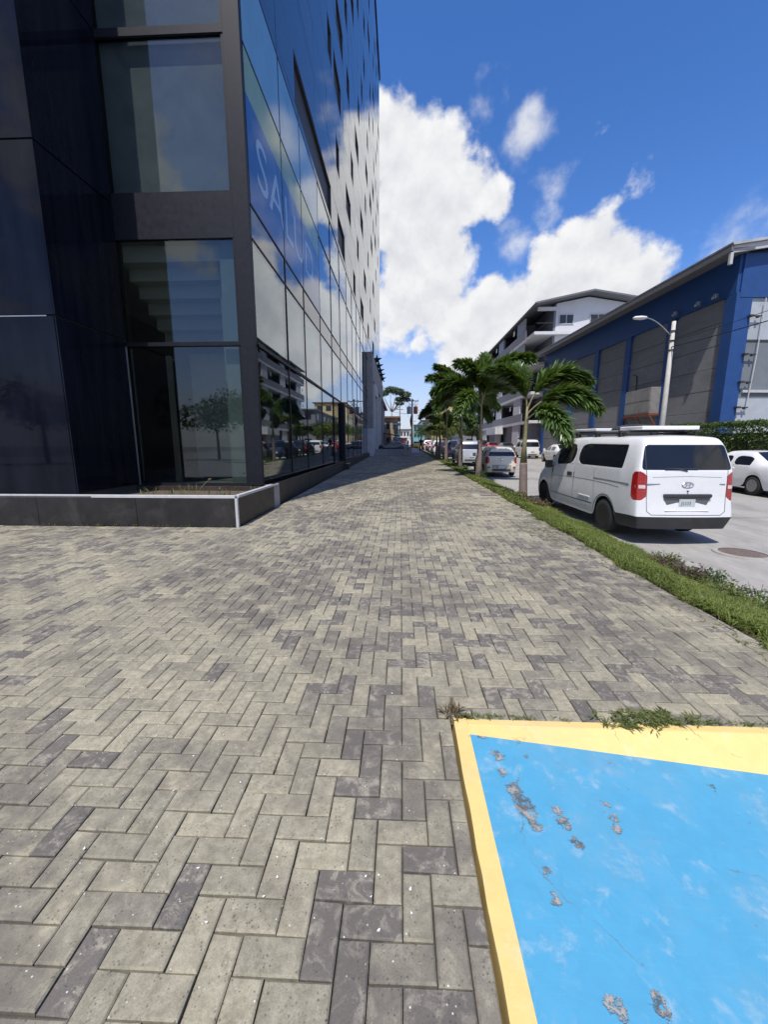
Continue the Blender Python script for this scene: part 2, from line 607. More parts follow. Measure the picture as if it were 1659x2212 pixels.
pm('film_pale', (.15, .31, .44), .06, .10, 1.2)
pm('film_green', (.22, .31, .14), .06, .15, 1.2)
pm('film_white', (.25, .38, .55), .08, .05, 1.5)
pm('film_ink', (.05, .10, .22), .6, .05, 1.5)
# --- warehouse etc
pm('warehouse_grey', (.205, .21, .222), .85, .10, 3, bmp=.25, dirt=.45, dirtcol=(.12, .115, .11), dscale=.45, stretch=(1, 1, 2.0))
pm('warehouse_blue', (.011, .060, .21), .6, .12, 3, dirt=.25, dirtcol=(.03, .06, .16), dscale=.6)
pm('gable_grey', (.40, .43, .46), .8, .08, 2, dirt=.35, dirtcol=(.24, .26, .28), dscale=.5)
pm('gable_slate', (.17, .19, .21), .8, .08, 2, dirt=.35, dirtcol=(.10, .11, .12), dscale=.5)
pm('roof_edge', (.14, .14, .15), .6, .1, 4, dirt=.3)
pm('roof_sheet', (.42, .44, .46), .45, .1, 2, dirt=.3)
pm('galvanised', (.30, .29, .275), .55, .15, 3, metal=.3, dirt=.5, dirtcol=(.16, .12, .08), dscale=1.2)
pm('rust_red', (.22, .055, .03), .75, .25, 9, dirt=.4, dirtcol=(.10, .04, .02))
pm('apartment_white', (.60, .60, .62), .85, .05, 1.2, dirt=.25, dirtcol=(.40, .40, .42), dscale=.3)
pm('apartment_grey', (.22, .22, .245), .85, .08, 1.2, dirt=.3, dirtcol=(.2, .2, .22), dscale=.3)
pm('curtain_red', (.22, .06, .07), .7, .15, 6)
pm('window_dark', (.030, .034, .042), .12, .2, 3, ior=1.5)
pm('brown_wall', (.20, .10, .055), .85, .15, 1, dirt=.3)
pm('yellow_wall', (.62, .50, .25), .85, .08, 1, dirt=.25)
pm('teal_wall', (.17, .38, .40), .85, .1, 1, dirt=.25)
pm('aqua_wall', (.38, .60, .66), .85, .1, 1)
pm('tan_wall', (.34, .26, .19), .85, .12, 1, dirt=.3)
pm('roof_rust', (.16, .085, .06), .8, .2, 2)
pm('white_wall', (.62, .62, .60), .85, .06, 1, dirt=.3, dirtcol=(.35, .34, .32))
pm('pole_concrete', (.52, .50, .45), .85, .08, 4, bmp=.2, dirt=.25, dirtcol=(.33, .31, .27))
pm('wood_pole', (.16, .13, .10), .9, .2, 8)
pm('cable_black', (.02, .02, .02), .6, .1, 5)
pm('lamp_white', (.72, .73, .72), .4, .04, 6)
pm('metal_grey', (.36, .37, .39), .4, .1, 6, metal=.7)
pm('transformer_grey', (.34, .36, .40), .5, .1, 4)
pm('transformer_rust', (.34, .10, .045), .7, .2, 5)
pm('manhole_iron', (.16, .12, .10), .8, .25, 40, bmp=.5, dirt=.4, dirtcol=(.25, .22, .18), dscale=8)
# --- vehicles
pm('paint_white', (.70, .70, .69), .28, .02, 2, coat=.5, dirt=.14, dirtcol=(.45, .42, .37), dscale=1.5)
pm('paint_bright_white', (.78, .78, .78), .25, .02, 2, coat=.6)
pm('paint_cream', (.66, .62, .50), .28, .02, 2, coat=.5)
pm('paint_silver', (.52, .54, .56), .30, .03, 2, metal=.35, coat=.6)
pm('paint_navy', (.030, .045, .10), .28, .05, 2, coat=.7)
pm('paint_black', (.012, .013, .015), .25, .05, 2, coat=.7)
pm('paint_red', (.42, .025, .025), .3, .05, 2, coat=.6)
pm('paint_yellow', (.72, .48, .04), .3, .05, 2, coat=.6)
pm('paint_grey', (.10, .105, .11), .3, .05, 2, coat=.6)
pm('bumper_black', (.035, .036, .038), .55, .12, 8, dirt=.3, dirtcol=(.10, .095, .085))
pm('tyre_rubber', (.022, .022, .022), .85, .2, 20, bmp=.2)
pm('rim_steel', (.10, .095, .09), .5, .15, 10, metal=.4, dirt=.4, dirtcol=(.10, .09, .08), dscale=6)
pm('rim_alloy', (.48, .48, .49), .35, .08, 10, metal=.7)
pm('well_black', (.008, .008, .008), .9, .1, 4)
pm('car_glass', (.010, .012, .016), .045, .1, 2, ior=1.5)
pm('tail_red', (.33, .012, .010), .14, .15, 14, coat=.8)
pm('tail_clear', (.62, .50, .48), .15, .1, 20, coat=.8)
pm('head_clear', (.62, .65, .68), .1, .06, 10, coat=.8)
pm('chrome', (.70, .71, .73), .12, .03, 6, metal=1.0)
pm('plate', (.50, .53, .52), .45, .08, 12)
pm('plate_ink', (.10, .11, .13), .6, .05, 12)
pm('rack_white', (.74, .74, .74), .35, .04, 6)
# --- plants
leafmat('palm_leaf', (.026, .060, .015), (.140, .225, .050), .38, .22, 2.5, .45)
leafmat('palm_leaf_yellow', (.09, .13, .02), (.30, .33, .06), .45, .3, 2.5)
leafmat('grass_leaf', (.075, .105, .020), (.245, .290, .060), .6, .35, 1.2)
leafmat('dry_leaf', (.08, .045, .03), (.20, .15, .07), .7, .2, 3)
leafmat('purple_leaf', (.045, .018, .030), (.13, .06, .055), .6, .2, 6)
leafmat('weed_leaf', (.05, .085, .018), (.20, .21, .06), .6, .3, 6)
leafmat('hedge_leaf', (.022, .050, .012), (.105, .165, .035), .5, .25, 1.0)
leafmat('tree_leaf', (.014, .030, .010), (.060, .095, .028), .55, .2, .5)
leafmat('tree_leaf_bright', (.035, .070, .012), (.16, .20, .035), .55, .3, .5)
pm('palm_trunk', (.215, .165, .145), .85, .2, 14, bmp=.5, dirt=.5, dirtcol=(.15, .085, .075), dscale=5)
pm('palm_shaft', (.22, .20, .10), .6, .2, 10, dirt=.4, dirtcol=(.12, .10, .05), dscale=4)
pm('bark', (.13, .105, .085), .9, .25, 10, bmp=.5)
pm('pale_bark', (.30, .27, .25), .9, .2, 6, bmp=.4)
pm('skin', (.20, .11, .07), .6, .05, 6)
pm('cloth_dark', (.015, .016, .022), .85, .1, 10)

# ================================================================== THE SETTING
def strip(name, pts, y_list, m, dz=0.0, kind='structure'):
    """a sheet that follows the street: pts = [(x, z)...] across, swept along y"""
    mb = MB()
    n = len(pts)
    v = [(x, y, zg(y) + z + dz) for y in y_list for (x, z) in pts]
    f = [(j * n + i, j * n + i + 1, (j + 1) * n + i + 1, (j + 1) * n + i) for j in range(len(y_list) - 1) for i in range(n - 1)]
    mb.add(v, f)
    o = mb.build(name, m)
    return tag(o, kind=kind)


YS = [-400, -60, -30, -10, 0, 10, 20, 40, 60, 80, 100, 130, 300, 2500]
strip('ground', [(-1800, -.62), (-40, -.62), (40, -.62), (1800, -.62)], YS, MATS['ground'])
YR = [-120, -60, -30, -10, 0, 10, 20, 40, 60, 80, 100, 130, 260]
strip('road', [(3.68, ROAD_Z + .02), (5.0, ROAD_Z), (8.8, ROAD_Z + .05), (13.9, ROAD_Z)], YR, MATS['road_concrete'])
YP = [-120, -60, -30, -10, .3]
strip('plaza', [(-60, -.005), (2.72, -.005)], YP, MATS['grey_concrete'])
strip('plaza', [(-60, -.005), (-9.0, -.005)], [.3, 2, 6.69], MATS['grey_concrete'])
# slab joints in the road, a low tar seam each
for i, y in enumerate([4.9, 9.6, 14.2, 19.5, 25, 31, 38]):
    mb = MB()
    pts = []
    random.seed(i)
    for k in range(21):
        x = 3.9 + k * .49
        pts.append((x, y + random.uniform(-.015, .015) + .02 * math.sin(k * .9 + i)))
    zz = lambda x, yy: zg(yy) + ROAD_Z + .005 + (.02 * (1 - (x - 3.68) / 1.32) if x < 5 else .05 * (x - 5) / 3.8 if x < 8.8 else .05 * (1 - (x - 8.8) / 5.1))
    for (a, b) in zip(pts[:-1], pts[1:]):
        wd = random.uniform(.007, .014)
        mb.add([(a[0], a[1] - wd, zz(*a)), (b[0], b[1] - wd, zz(*b)), (b[0], b[1] + wd, zz(*b)), (a[0], a[1] + wd, zz(*a))], [(0, 1, 2, 3)])
    tag(mb.build('road_joint', MATS['joint_tar']), kind='structure')
# far pavement and kerb
strip('far_pavement', [(14.05, -.22), (17.9, -.20)], YR, MATS['grey_concrete'])
fk = tag(thing('far_kerb', 'low concrete kerb along the far side of the road', 'kerb'), None)
for k in range(40):
    y0 = 2 + k * 2.0
    MB().box(13.9, 14.05, y0 + .004, y0 + 1.996, zg(y0) - .55, zg(y0 + 1) - .215).build('kerb_stone', MATS['kerb_concrete'], fk, bevel=.012)

# ---- sidewalk with herringbone pavers
side = strip('sidewalk', [(-9.0, -.020), (.2, -.020), (.285, -.020)], [.3, 1.99], MATS['joint_sand'])
s2 = strip('sidewalk', [(-9.0, -.020), (2.74, -.020)], [1.99, 2.6, 4, 6.69], MATS['joint_sand'])
s3 = strip('sidewalk', [(-2.9, -.020), (2.74, -.020)], [6.69, 10, 20, 30, 40, 50, 72], MATS['joint_sand'])
for o in (s2, s3):
    o.parent = side
# solid edge below the pavers toward the verge
tag(strip('sidewalk_edge', [(2.74, -.020), (2.742, -.5)], [2.0, 10, 20, 40, 60, 72], MATS['grey_concrete']), kind='structure')

W_ = 0.1
GAP = .0046
obstacles = [(.285, 3.5, -5, 1.985), (-40, -2.865, 6.70, 80)]
XMIN, XMAX, YMIN, YMAX = -8.6, 2.735, .55, 48.0


def clip(r):
    x0, x1, y0, y1 = r
    x0, x1, y0, y1 = max(x0, XMIN), min(x1, XMAX), max(y0, YMIN), min(y1, YMAX)
    for (a0, a1, b0, b1) in obstacles:
        if x1 > a0 and x0 < a1 and y1 > b0 and y0 < b1:
            cuts = [(a0 - x0, 'r'), (x1 - a1, 'l'), (b0 - y0, 't'), (y1 - b1, 'b')]
            best = max(cuts)
            if best[0] <= 0.012:
                return None
            if best[1] == 'r':
                x1 = a0
            elif best[1] == 'l':
                x0 = a1
            elif best[1] == 't':
                y1 = b0
            else:
                y0 = b1
    if x1 - x0 < .015 or y1 - y0 < .015:
        return None
    return (x0, x1, y0, y1)


rects = []
OX, OY = .017, -.02
a0, a1 = int((XMIN - OX) / W_) - 2, int((XMAX - OX) / W_) + 2
b0, b1 = int((YMIN - OY) / W_) - 2, int((YMAX - OY) / W_) + 2
for b in range(b0, b1):
    y = OY + b * W_
    lim = -3.1 if y > 6.9 else XMIN - .3
    for a in range(a0, a1):
        x = OX + a * W_
        if x < lim:
            continue
        k = (a + b) % 4
        if k == 0:
            r_ = (x, x + 2 * W_, y, y + W_)
        elif k == 2:
            r_ = (x, x + W_, y, y + 2 * W_)
        else:
            continue
        r_ = clip(r_)
        if r_:
            rects.append(r_)
rects = np.array(rects)
rects[:, 0] += GAP / 2
rects[:, 1] -= GAP / 2
rects[:, 2] += GAP / 2
rects[:, 3] -= GAP / 2
NP = len(rects)
cxs, cys = (rects[:, 0] + rects[:, 1]) / 2, (rects[:, 2] + rects[:, 3]) / 2
tones = np.empty(NP)
for i in range(NP):
    pn = mnoise.noise(Vector((cxs[i] * .55, cys[i] * .55, 3.3)))
    dark = rng.random() < (.20 + .30 * pn + (.03 if cxs[i] > -1.5 else -.04))
    tones[i] = rng.uniform(0, .29) if dark else (rng.uniform(.38, .55) if rng.random() < .24 + .25 * pn else rng.uniform(.61, 1))
jit = rng.uniform(-.0024, .0024, (NP, 4))
cj = rng.uniform(-.0016, .0016, (NP, 8))
lift = rng.normal(0, .0012, NP)
# which 300 show largest: nearest ones inside the view
ang = np.abs(cxs + .042 * cys)
depth = cys * .985 + .17 * 1.53
seen = (np.abs(cxs / np.maximum(depth * .985 + .25, .3)) < 1.02) & (cys > .80)
d2 = cxs ** 2 + cys ** 2
order = np.argsort(np.where(seen, d2, 1e9))
near = set(order[:300].tolist())
BV, TOPZ, BOT = .0055, 0.0, -.045


def paver_verts(x0, x1, y0, y1, j, lf, ox=0., oy=0., slope=True, c=(0,) * 8):
    z = lambda x, y, d: (zg(y + oy) - (0 if slope else zg(oy))) + lf + d
    bx = BV
    T = [(x0 + bx, y0 + bx), (x1 - bx, y0 + bx), (x1 - bx, y1 - bx), (x0 + bx, y1 - bx)]
    O = [(x0 + c[0], y0 + c[1]), (x1 + c[2], y0 + c[3]), (x1 + c[4], y1 + c[5]), (x0 + c[6], y1 + c[7])]
    T = [(q[0] + 1.6 * c[2 * k_], q[1] + 1.6 * c[2 * k_ + 1]) for k_, q in enumerate(T)]
    v = [(p[0], p[1], z(*p, j[i])) for i, p in enumerate(T)]
    v += [(p[0], p[1], z(*p, j[i] - .0048)) for i, p in enumerate(O)]
    v += [(p[0], p[1], z(*p, BOT)) for i, p in enumerate(O)]
    return v


PF = [(0, 1, 2, 3)] + [(4 + i, 4 + (i + 1) % 4, (i + 1) % 4, i) for i in range(4)] + [(8 + i, 8 + (i + 1) % 4, 4 + (i + 1) % 4, 4 + i) for i in range(4)]
allv, allt = [], []
variants = {}
mb_all = MB()
pav = MATS['concrete_paver']
for i in range(NP):
    x0, x1, y0, y1 = rects[i]
    if i in near:
        cx, cyy = cxs[i], cys[i]
        wd, hd = (x1 - x0), (y1 - y0)
        key = (round(wd, 3), round(hd, 3), round(tones[i] * 14))
        if key not in variants:
            mb = MB()
            mb.add(paver_verts(-wd / 2, wd / 2, -hd / 2, hd / 2, jit[i], 0., 0, 0, False, cj[i]), PF, tone=float(tones[i]))
            variants[key] = mb.mesh('paver', pav)
        obj('paver', variants[key], side, (cx, cyy, zg(cyy) + lift[i]))
    else:
        mb_all.add(paver_verts(x0, x1, y0, y1, jit[i], lift[i], c=cj[i]), PF, tone=float(tones[i]))
o = mb_all.build('paver_field', pav, side)
o['kind'] = 'stuff'
# beyond the pavers' reach the same paving goes on as one sheet
fs = strip('far_paving', [(-2.86, -.004), (2.735, -.004)], [48.0, 60, 72], MATS['grey_concrete'])
fs.parent = side

# ---- verge: edging stones, soil bank, kerb
verge = strip('verge', [(2.80, -.03), (3.0, -.015), (3.25, -.06), (3.56, -.17)], [2.15, 5, 10, 20, 30, 40, 60, 80], MATS['soil'])
random.seed(3)
for k in range(52):
    y0 = 2.05 + k * .9
    if y0 > 46:
        break
    if random.random() < .12:
        continue
    h = random.uniform(-.05, -.004)
    MB().box(2.742, 2.80 + random.uniform(-.008, .008), y0 + .006, y0 + .894, zg(y0) - .3, zg(y0 + .45) + h).build('edging_stone', MATS['kerb_concrete'], verge, bevel=.006)
for k in range(60):
    y0 = 2.15 + k * 1.2
    MB().box(3.56, 3.69, y0 + .004, y0 + 1.196, zg(y0) - .6, zg(y0 + .6) - .165 + random.uniform(-.006, .006)).build('kerb_stone', MATS['kerb_concrete'], verge, bevel=.014)

# ---- painted kerb ramp
ramp = thing('kerb_ramp', 'blue painted kerb ramp with yellow border sunk into the sidewalk corner', 'ramp')
Y1R = 1.985
rz_ = lambda x: .005 - .075 * max(0, x - .372)
xs = [.372, .6, .9, 1.2, 1.6, 2.0, 2.6, 3.2, 3.68]
yf = lambda x: 1.862 - .055 * (x - .372)            # foot of the flared side


def ramp_sheet(name, m, yfun0, yfun1, zfun0, zfun1, ny=6):
    mb = MB()
    v, f = [], []
    for x in xs:
        for j in range(ny + 1):
            q = j / ny
            y = yfun0(x) * (1 - q) + yfun1(x) * q
            z = zfun0(x) * (1 - q) + zfun1(x) * q
            v.append((x, y, z + zg(y) + .0015 * mnoise.noise(Vector((x * 9, y * 9, 0)))))
    for i in range(len(xs) - 1):
        for j in range(ny):
            f.append((i * (ny + 1) + j, (i + 1) * (ny + 1) + j, (i + 1) * (ny + 1) + j + 1, i * (ny + 1) + j + 1))
    return mb.add(v, f).build(name, m, ramp, smooth=True)


ramp_sheet('blue_slab', MATS['blue_paint'], lambda x: -1.6, yf, rz_, rz_, 12)
ramp_sheet('flared_side', MATS['yellow_paint'], yf, lambda x: 1.925, rz_, lambda x: .007, 4)
MB().box(.372, 3.68, 1.925, Y1R - .004, -.3, .0075 + zg(1.95)).build('back_border', MATS['yellow_paint'], ramp, bevel=.006)
mb = MB()
n_ = 40
for k in range(n_):                                    # chipped outer edge of the left border
    y0 = -1.6 + (1.925 + 1.6 + .056) * k / n_
    y1 = -1.6 + (1.925 + 1.6 + .056) * (k + 1) / n_
    e0 = .300 + .010 * mnoise.noise(Vector((y0 * 14, 1, 0)))
    e1 = .300 + .010 * mnoise.noise(Vector((y1 * 14, 1, 0)))
    q0, q1 = zg(y0) + .007, zg(y1) + .007
    mb.add([(e0, y0, q0), (.3735, y0, q0), (.3735, y1, q1), (e1, y1, q1), (e0 - .004, y0, q0 - .10), (e1 - .004, y1, q1 - .10)], [(0, 1, 2, 3), (4, 0, 3, 5)])
mb.build('left_border', MATS['yellow_paint'], ramp)
MB().box(.30, 3.6, -1.6, 1.98, -.62, -.33).build('base', MATS['grey_concrete'], ramp)

# ---- manholes
mh = thing('manhole_cover', 'round rusty iron manhole cover in the road beside the white van', 'manhole', (5.72, 6.62, zg(6.62) + ROAD_Z + .020))
mb = MB().lathe([(.0, .006), (.30, .006), (.31, .002), (.31, -.03)], 40)
mb.build('lid', MATS['manhole_iron'], mh)
mb = MB()
for k in range(7):
    for j in range(7):
        x, y = (k - 3) * .08, (j - 3) * .08
        if x * x + y * y < .27 ** 2:
            mb.box(x - .022, x + .022, y - .022, y + .022, .005, .011)
mb.build('tread', MATS['manhole_iron'], mh)
mb = MB()
for k in range(40):
    t0, t1 = 2 * math.pi * k / 40, 2 * math.pi * (k + 1) / 40
    mb.add([(math.cos(t) * r_, math.sin(t) * r_, z) for t in (t0, t1) for r_, z in ((.318, .008), (.40, .006), (.41, -.02))], [(0, 1, 4, 3), (1, 2, 5, 4)])
mb.build('frame', MATS['road_concrete'], mh)

mh2 = thing('valve_box', 'flat rusty access lid in a concrete surround at the edge of the pavers', 'manhole', (2.42, 10.9, zg(10.9)))
MB().box(-.42, .34, -.30, .30, -.05, .009).build('surround', MATS['kerb_concrete'], mh2, bevel=.004)
MB().box(-.22, .26, -.17, .17, .0, .016).build('lid', MATS['manhole_iron'], mh2, bevel=.004)

# ================================================================== OFFICE BUILDING
XF, YC, YE = -3.10, 8.75, 60.0
B = thing('office_building', 'dark mirror-glass office block with planter base, left of the paver sidewalk', 'building', (0, 0, 0))


def bx(name, m, x0, x1, y0, y1, z0, z1, parent=None, bevel=0.0):
    return MB().box(x0, x1, y0, y1, z0, z1).build(name, MATS[m], parent or B, bevel=bevel)


ZR = [.67, 3.65, 5.70, 6.34, 9.12, 10.86]
YM = [8.82, 11.22, 13.25, 15.80, 18.35, 20.87, 23.4, 25.9, 28.4, 30.9, 33.4, 35.9, 37.6]
# --- plinth, tile by tile along the street
yy = 8.95
k = 0
while yy < 37.2:
    bx('plinth_tile', 'black_tile', -3.35, -2.93, yy + .002, min(37.3, yy + 1.2) - .002, zg(yy) - .4, .61 + zg(yy) * .25, bevel=.004)
    yy += 1.2
bx('plinth_sill', 'dark_aluminium', -3.3, -2.97, 8.95, 37.3, .62 + .12, ZR[0] + .085)
# bare concrete where the first tile has come off at the corner
mb = MB()
mb.box(-3.4, -2.905, 8.78, 9.30, -.1, .62)
mb.build('bare_corner', MATS['grey_concrete'], B, bevel=.02)

# --- corner column and mullions
bx('corner_column', 'dark_aluminium', -3.42, -3.092, 8.70, 8.815, .62, 48, bevel=.004)
bx('corner_post', 'interior_dark', -3.40, -3.20, 8.83, 9.05, .62, 48)


def pane(name, m, x0, x1, y0, y1, z0, z1):
    return bx(name, m, x0, x1, y0, y1, z0, z1)


tilt = random.Random(5)
pane_cache = {}


def facade_piece(name, m, y0, y1, z0, z1, thick=.03, amp=.0016, x=XF):
    """a pane or panel of the street front, hung with its own slight lean"""
    o = MB().box(-thick, 0, -(y1 - y0) / 2 + .009, (y1 - y0) / 2 - .009, -(z1 - z0) / 2 + .009, (z1 - z0) / 2 - .009).build(name, MATS[m], B)
    o.location = (x, (y0 + y1) / 2, (z0 + z1) / 2)
    o.rotation_euler = (0, tilt.uniform(-amp, amp), tilt.uniform(-amp, amp))
    return o


for i in range(len(YM) - 1):
    y0, y1 = YM[i], YM[i + 1]
    facade_piece('glass_pane', 'facade_glass', y0, y1, ZR[0] + .09, ZR[1] - .03, amp=.002)
    facade_piece('glass_pane', 'facade_glass', y0, y1, ZR[1] + .03, ZR[2], amp=.0028)
    facade_piece('spandrel_panel', 'spandrel_glass', y0, y1, ZR[2], ZR[3], amp=.0028)
    facade_piece('glass_pane', 'facade_glass', y0, y1, ZR[3], ZR[4], amp=.0028)
    facade_piece('glass_pane', 'facade_glass', y0, y1, ZR[4], ZR[5], amp=.0028)
    bx('mullion', 'dark_aluminium', -3.18, -3.085, y1 - .028, y1 + .028, ZR[0] + .08, ZR[5])
for z, h in ((ZR[1], .045), (ZR[2], .02), (ZR[3], .02), (ZR[4], .025), (ZR[5], .02)):
    bx('transom', 'dark_aluminium', -3.20, -3.083, 8.82, 37.6, z - h, z + h)
bx('rail_step', 'dark_aluminium', -3.3, -3.06, 8.82, 37.6, ZR[1] - .045, ZR[1] - .005)

# --- tower cladding: panels and recessed windows, storey by storey
ZT0, ST = 10.90, 3.13
bays = [8.82, 11.22, 13.25] + [15.80 + 2.52 * k for k in range(18)]
WIN = {}       # (storey) -> list of (y0, y1)
wr = random.Random(21)
WIN[0] = [(12.95, 18.95), (20.8, 23.15), (27.0, 28.2), (31.5, 34.0), (38.0, 39.5), (44.0, 46.5)]
WIN[1] = [(20.66, 21.62), (24.0, 26.1), (29.5, 30.6), (34.5, 36.6), (41, 42), (47, 49)]
WIN[2] = [(13.8, 14.9), (18.9, 19.8), (20.4, 22.5), (26.5, 27.7), (32.0, 34.2), (38.6, 39.6), (45, 47)]
WIN[3] = [(16.4, 17.3), (21.4, 23.55), (25.0, 26.1), (29.0, 31.1), (36.0, 37.1), (42.5, 44.6), (50, 51)]
for k in range(4, 12):
    y = 14 + wr.uniform(0, 4)
    L_ = []
    while y < 57:
        wd = wr.choice((1.05, 1.05, 2.1))
        L_.append((y, y + wd))
        y += wd + wr.uniform(1.6, 5.5)
    WIN[k] = L_
rest = MB()


def visible(y, z):
    return (z - 1.53) < 1.10 * y and y < 58


def panel(y0, y1, z0, z1):
    if y1 - y0 < .03:
        return
    if visible((y0 + y1) / 2, z0):
        facade_piece('cladding_panel', 'dark_mirror_panel', y0, y1, z0, z1, .04, .0035)
    else:
        rest.box(XF - .04, XF, y0 + .006, y1 - .006, z0 + .006, z1 - .006)


for k in range(12):
    z0 = ZT0 + ST * k
    wz0, wz1, z2 = z0 + .24, z0 + 1.56, z0 + ST
    wins = WIN[k]
    for y0, y1 in zip(bays[:-1], bays[1:]):
        panel(y0, y1, wz1, z2)
        if k == 0:
            panel(y0, y1, z0, wz0)
        else:
            panel(y0, y1, z0, wz0)
        cur = y0
        for (a, b) in wins:
            if b <= y0 or a >= y1:
                continue
            panel(cur, max(cur, a), wz0, wz1)
            cur = min(b, y1)
        panel(cur, y1, wz0, wz1)
    for (a, b) in wins:
        if not visible((a + b) / 2, wz0):
            continue
        f = MB()
        f.box(XF - .16, XF - .015, a, a + .05, wz0, wz1).box(XF - .16, XF - .015, b - .05, b, wz0, wz1)
        f.box(XF - .16, XF - .015, a + .05, b - .05, wz0, wz0 + .05).box(XF - .16, XF - .015, a + .05, b - .05, wz1 - .05, wz1)
        fo = f.build('window', MATS['window_reveal'], B)
        MB().box(XF - .14, XF - .11, a + .05, b - .05, wz0 + .05, wz1 - .05).build('pane', MATS['dark_window'], fo)
ro = rest.build('upper_cladding', MATS['dark_mirror_panel'], B)
ro['kind'] = 'stuff'
# --- the mass behind the cladding
bx('tower_core', 'interior_dark', -30, -3.28, 9.05, 59.9, 10.62, 48.3)
bx('podium_core', 'interior_dark', -30, -3.30, 37.62, 59.9, -.3, 10.62)
bx('roof_cap', 'dark_aluminium', -30.2, -3.02, 8.65, 60.1, 48.3, 48.9)

# --- rooms behind the street glass
bx('room_back_wall', 'interior_dark', -9.2, -9.0, 9.1, 37.6, -.2, 10.6)
bx('room_floor', 'grey_concrete', -9.0, -3.3, 9.1, 37.6, .40, .58)
bx('room_ceiling', 'interior_white', -9.0, -3.3, 9.1, 37.6, 5.74, 6.30)
for i, y in enumerate(YM):
    if i % 1 == 0 and y < 37:
        bx('room_column', 'interior_green', -3.85, -3.40, y + .10, y + .62, .58, 5.74, bevel=.01)
bx('low_wall', 'interior_beige', -3.62, -3.42, 9.7, 13.2, .58, 1.18)
bx('blind', 'interior_blind', -3.42, -3.40, 19, 37.4, 6.34, 10.6)

# --- printed film on the upper panes near the corner
fx = -3.0885
FILM = None
for i in range(3):
    ya, yb = YM[i] + (.01 if i == 0 else .03), YM[i + 1] - .03
    for (z0, z1, m_) in ((6.37, 8.32, 'film_blue'), (8.32, 9.09, 'film_green'), (9.15, 10.83, 'film_pale')):
        fo = MB().box(fx - .004, fx, ya, yb, z0, z1).build('window_film', MATS[m_], B)
        fo.rotation_euler = (0, 0, 0)
bx('film_backing', 'interior_dark', -3.26, -3.24, 9.06, 18.4, 6.35, 10.85)


def text(name, body, size, m, parent, M, ext=.002, sx=1.0):
    cu = bpy.data.curves.new(name, 'FONT')
    cu.body = body
    cu.size = size
    cu.extrude = ext
    cu.align_x = 'LEFT'
    o = bpy.data.objects.new(name, cu)
    dg = bpy.context.evaluated_depsgraph_get()
    COL.objects.link(o)
    dg.update()
    me = bpy.data.meshes.new_from_object(o.evaluated_get(bpy.context.evaluated_depsgraph_get()))
    COL.objects.unlink(o)
    bpy.data.objects.remove(o)
    me.transform(Matrix.Diagonal((sx, 1, 1, 1)))
    me.transform(M)
    me.materials.clear()
    me.materials.append(MATS[m])
    return obj(name, me, parent)


# reads along the street: text x -> +Y, text y -> +Z, facing +X
MT = Matrix(((0, 0, 1, fx + .0025), (1, 0, 0, 9.25), (0, 1, 0, 6.98), (0, 0, 0, 1)))
text('film_lettering', 'SALUD', 1.42, 'film_white', B, MT, .001, 1.28)

# --- front facing the plaza
GY = 8.80
bays_x = [(-5.95, -3.36)]
for (z0, z1) in ((.66, 3.61), (3.69, 5.70), (6.56, 9.22), (9.36, 12.1), (12.2, 14.9), (15, 17.7)):
    x0, x1 = -6.2, -3.46
    o = MB().box(x0, x1, -.01, .01, z0, z1).build('glass_pane', MATS['window_glass'], B)
    o.location = (0, GY, 0)
for z, h in ((3.65, .04), (9.29, .07), (12.15, .05), (14.95, .05), (.63, .03)):
    bx('transom', 'dark_aluminium', -6.3, -3.42, 8.74, 8.86, z - h, z + h)
bx('spandrel_panel', 'dark_aluminium', -6.3, -3.42, 8.75, 8.85, 5.70, 6.56)
bx('tower_front', 'dark_mirror_panel', -6.3, -3.42, 8.76, 8.90, 17.7, 48.2)
bx('front_stile', 'dark_aluminium', -3.48, -3.42, 8.755, 8.86, .6, 17.7)
bx('sill_tile', 'brown_tile', -6.3, -3.1, 8.66, 8.95, .2, .60)
# light coloured things behind those panes
bx('front_room_blind', 'interior_blind', -6.3, -3.42, 8.93, 8.95, 6.40, 10.55)
bx('front_upper_blind', 'interior_blind', -6.3, -3.42, 8.96, 8.99, 10.75, 17.6)
for k in range(6):                                     # stepped underside of a stair, pale plaster
    bx('stair_soffit', 'interior_white', -6.1, -3.46, 9.02 + .30 * k, 9.34 + .30 * k, 5.38 - .26 * k, 5.70 - .06 * k)
bx('front_column', 'interior_green', -4.02, -3.45, 9.25, 9.75, .58, 5.74)
bx('front_back_wall', 'interior_white', -5.9, -4.3, 11.3, 11.4, .58, 4.0)
bx('brace', 'interior_beige', -5.6, -5.5, 9.6, 9.7, .58, 3.6)

# --- dark glazed volume that stands forward on the left
VX, VY = -5.94, 6.97
for k, (z0, z1) in enumerate(((.64, 3.70), (3.72, 6.35), (6.37, 9.3), (9.32, 12.6), (12.62, 16), (16.02, 48))):
    for j in range(3):
        x1 = VX - .02 - 2.4 * j
        o = MB().box(-1.19, 1.19, -.03, 0, z0 + .006, z1 - .006).build('front_panel', MATS['black_glass'], B)
        o.location = (x1 - 1.2, VY + .03, 0)
        o.rotation_euler = (tilt.uniform(-.002, .002), 0, tilt.uniform(-.002, .002))
    bx('side_panel', 'black_glass', VX - .03, VX, VY + .01, 8.735, z0 + .006, z1 - .006)
bx('volume_core', 'interior_dark', -30, VX - .05, VY + .06, 9.0, .3, 48)
bx('edge_strip', 'metal_grey', VX - .005, VX + .012, 8.70, 8.735, .62, 3.6)
bx('door_base', 'dark_aluminium', -13.2, VX + .02, VY - .02, VY + .10, .30, .64)
bx('rail_joint', 'metal_grey', -9.5, VX - .15, VY - .004, VY + .004, 3.695, 3.712)

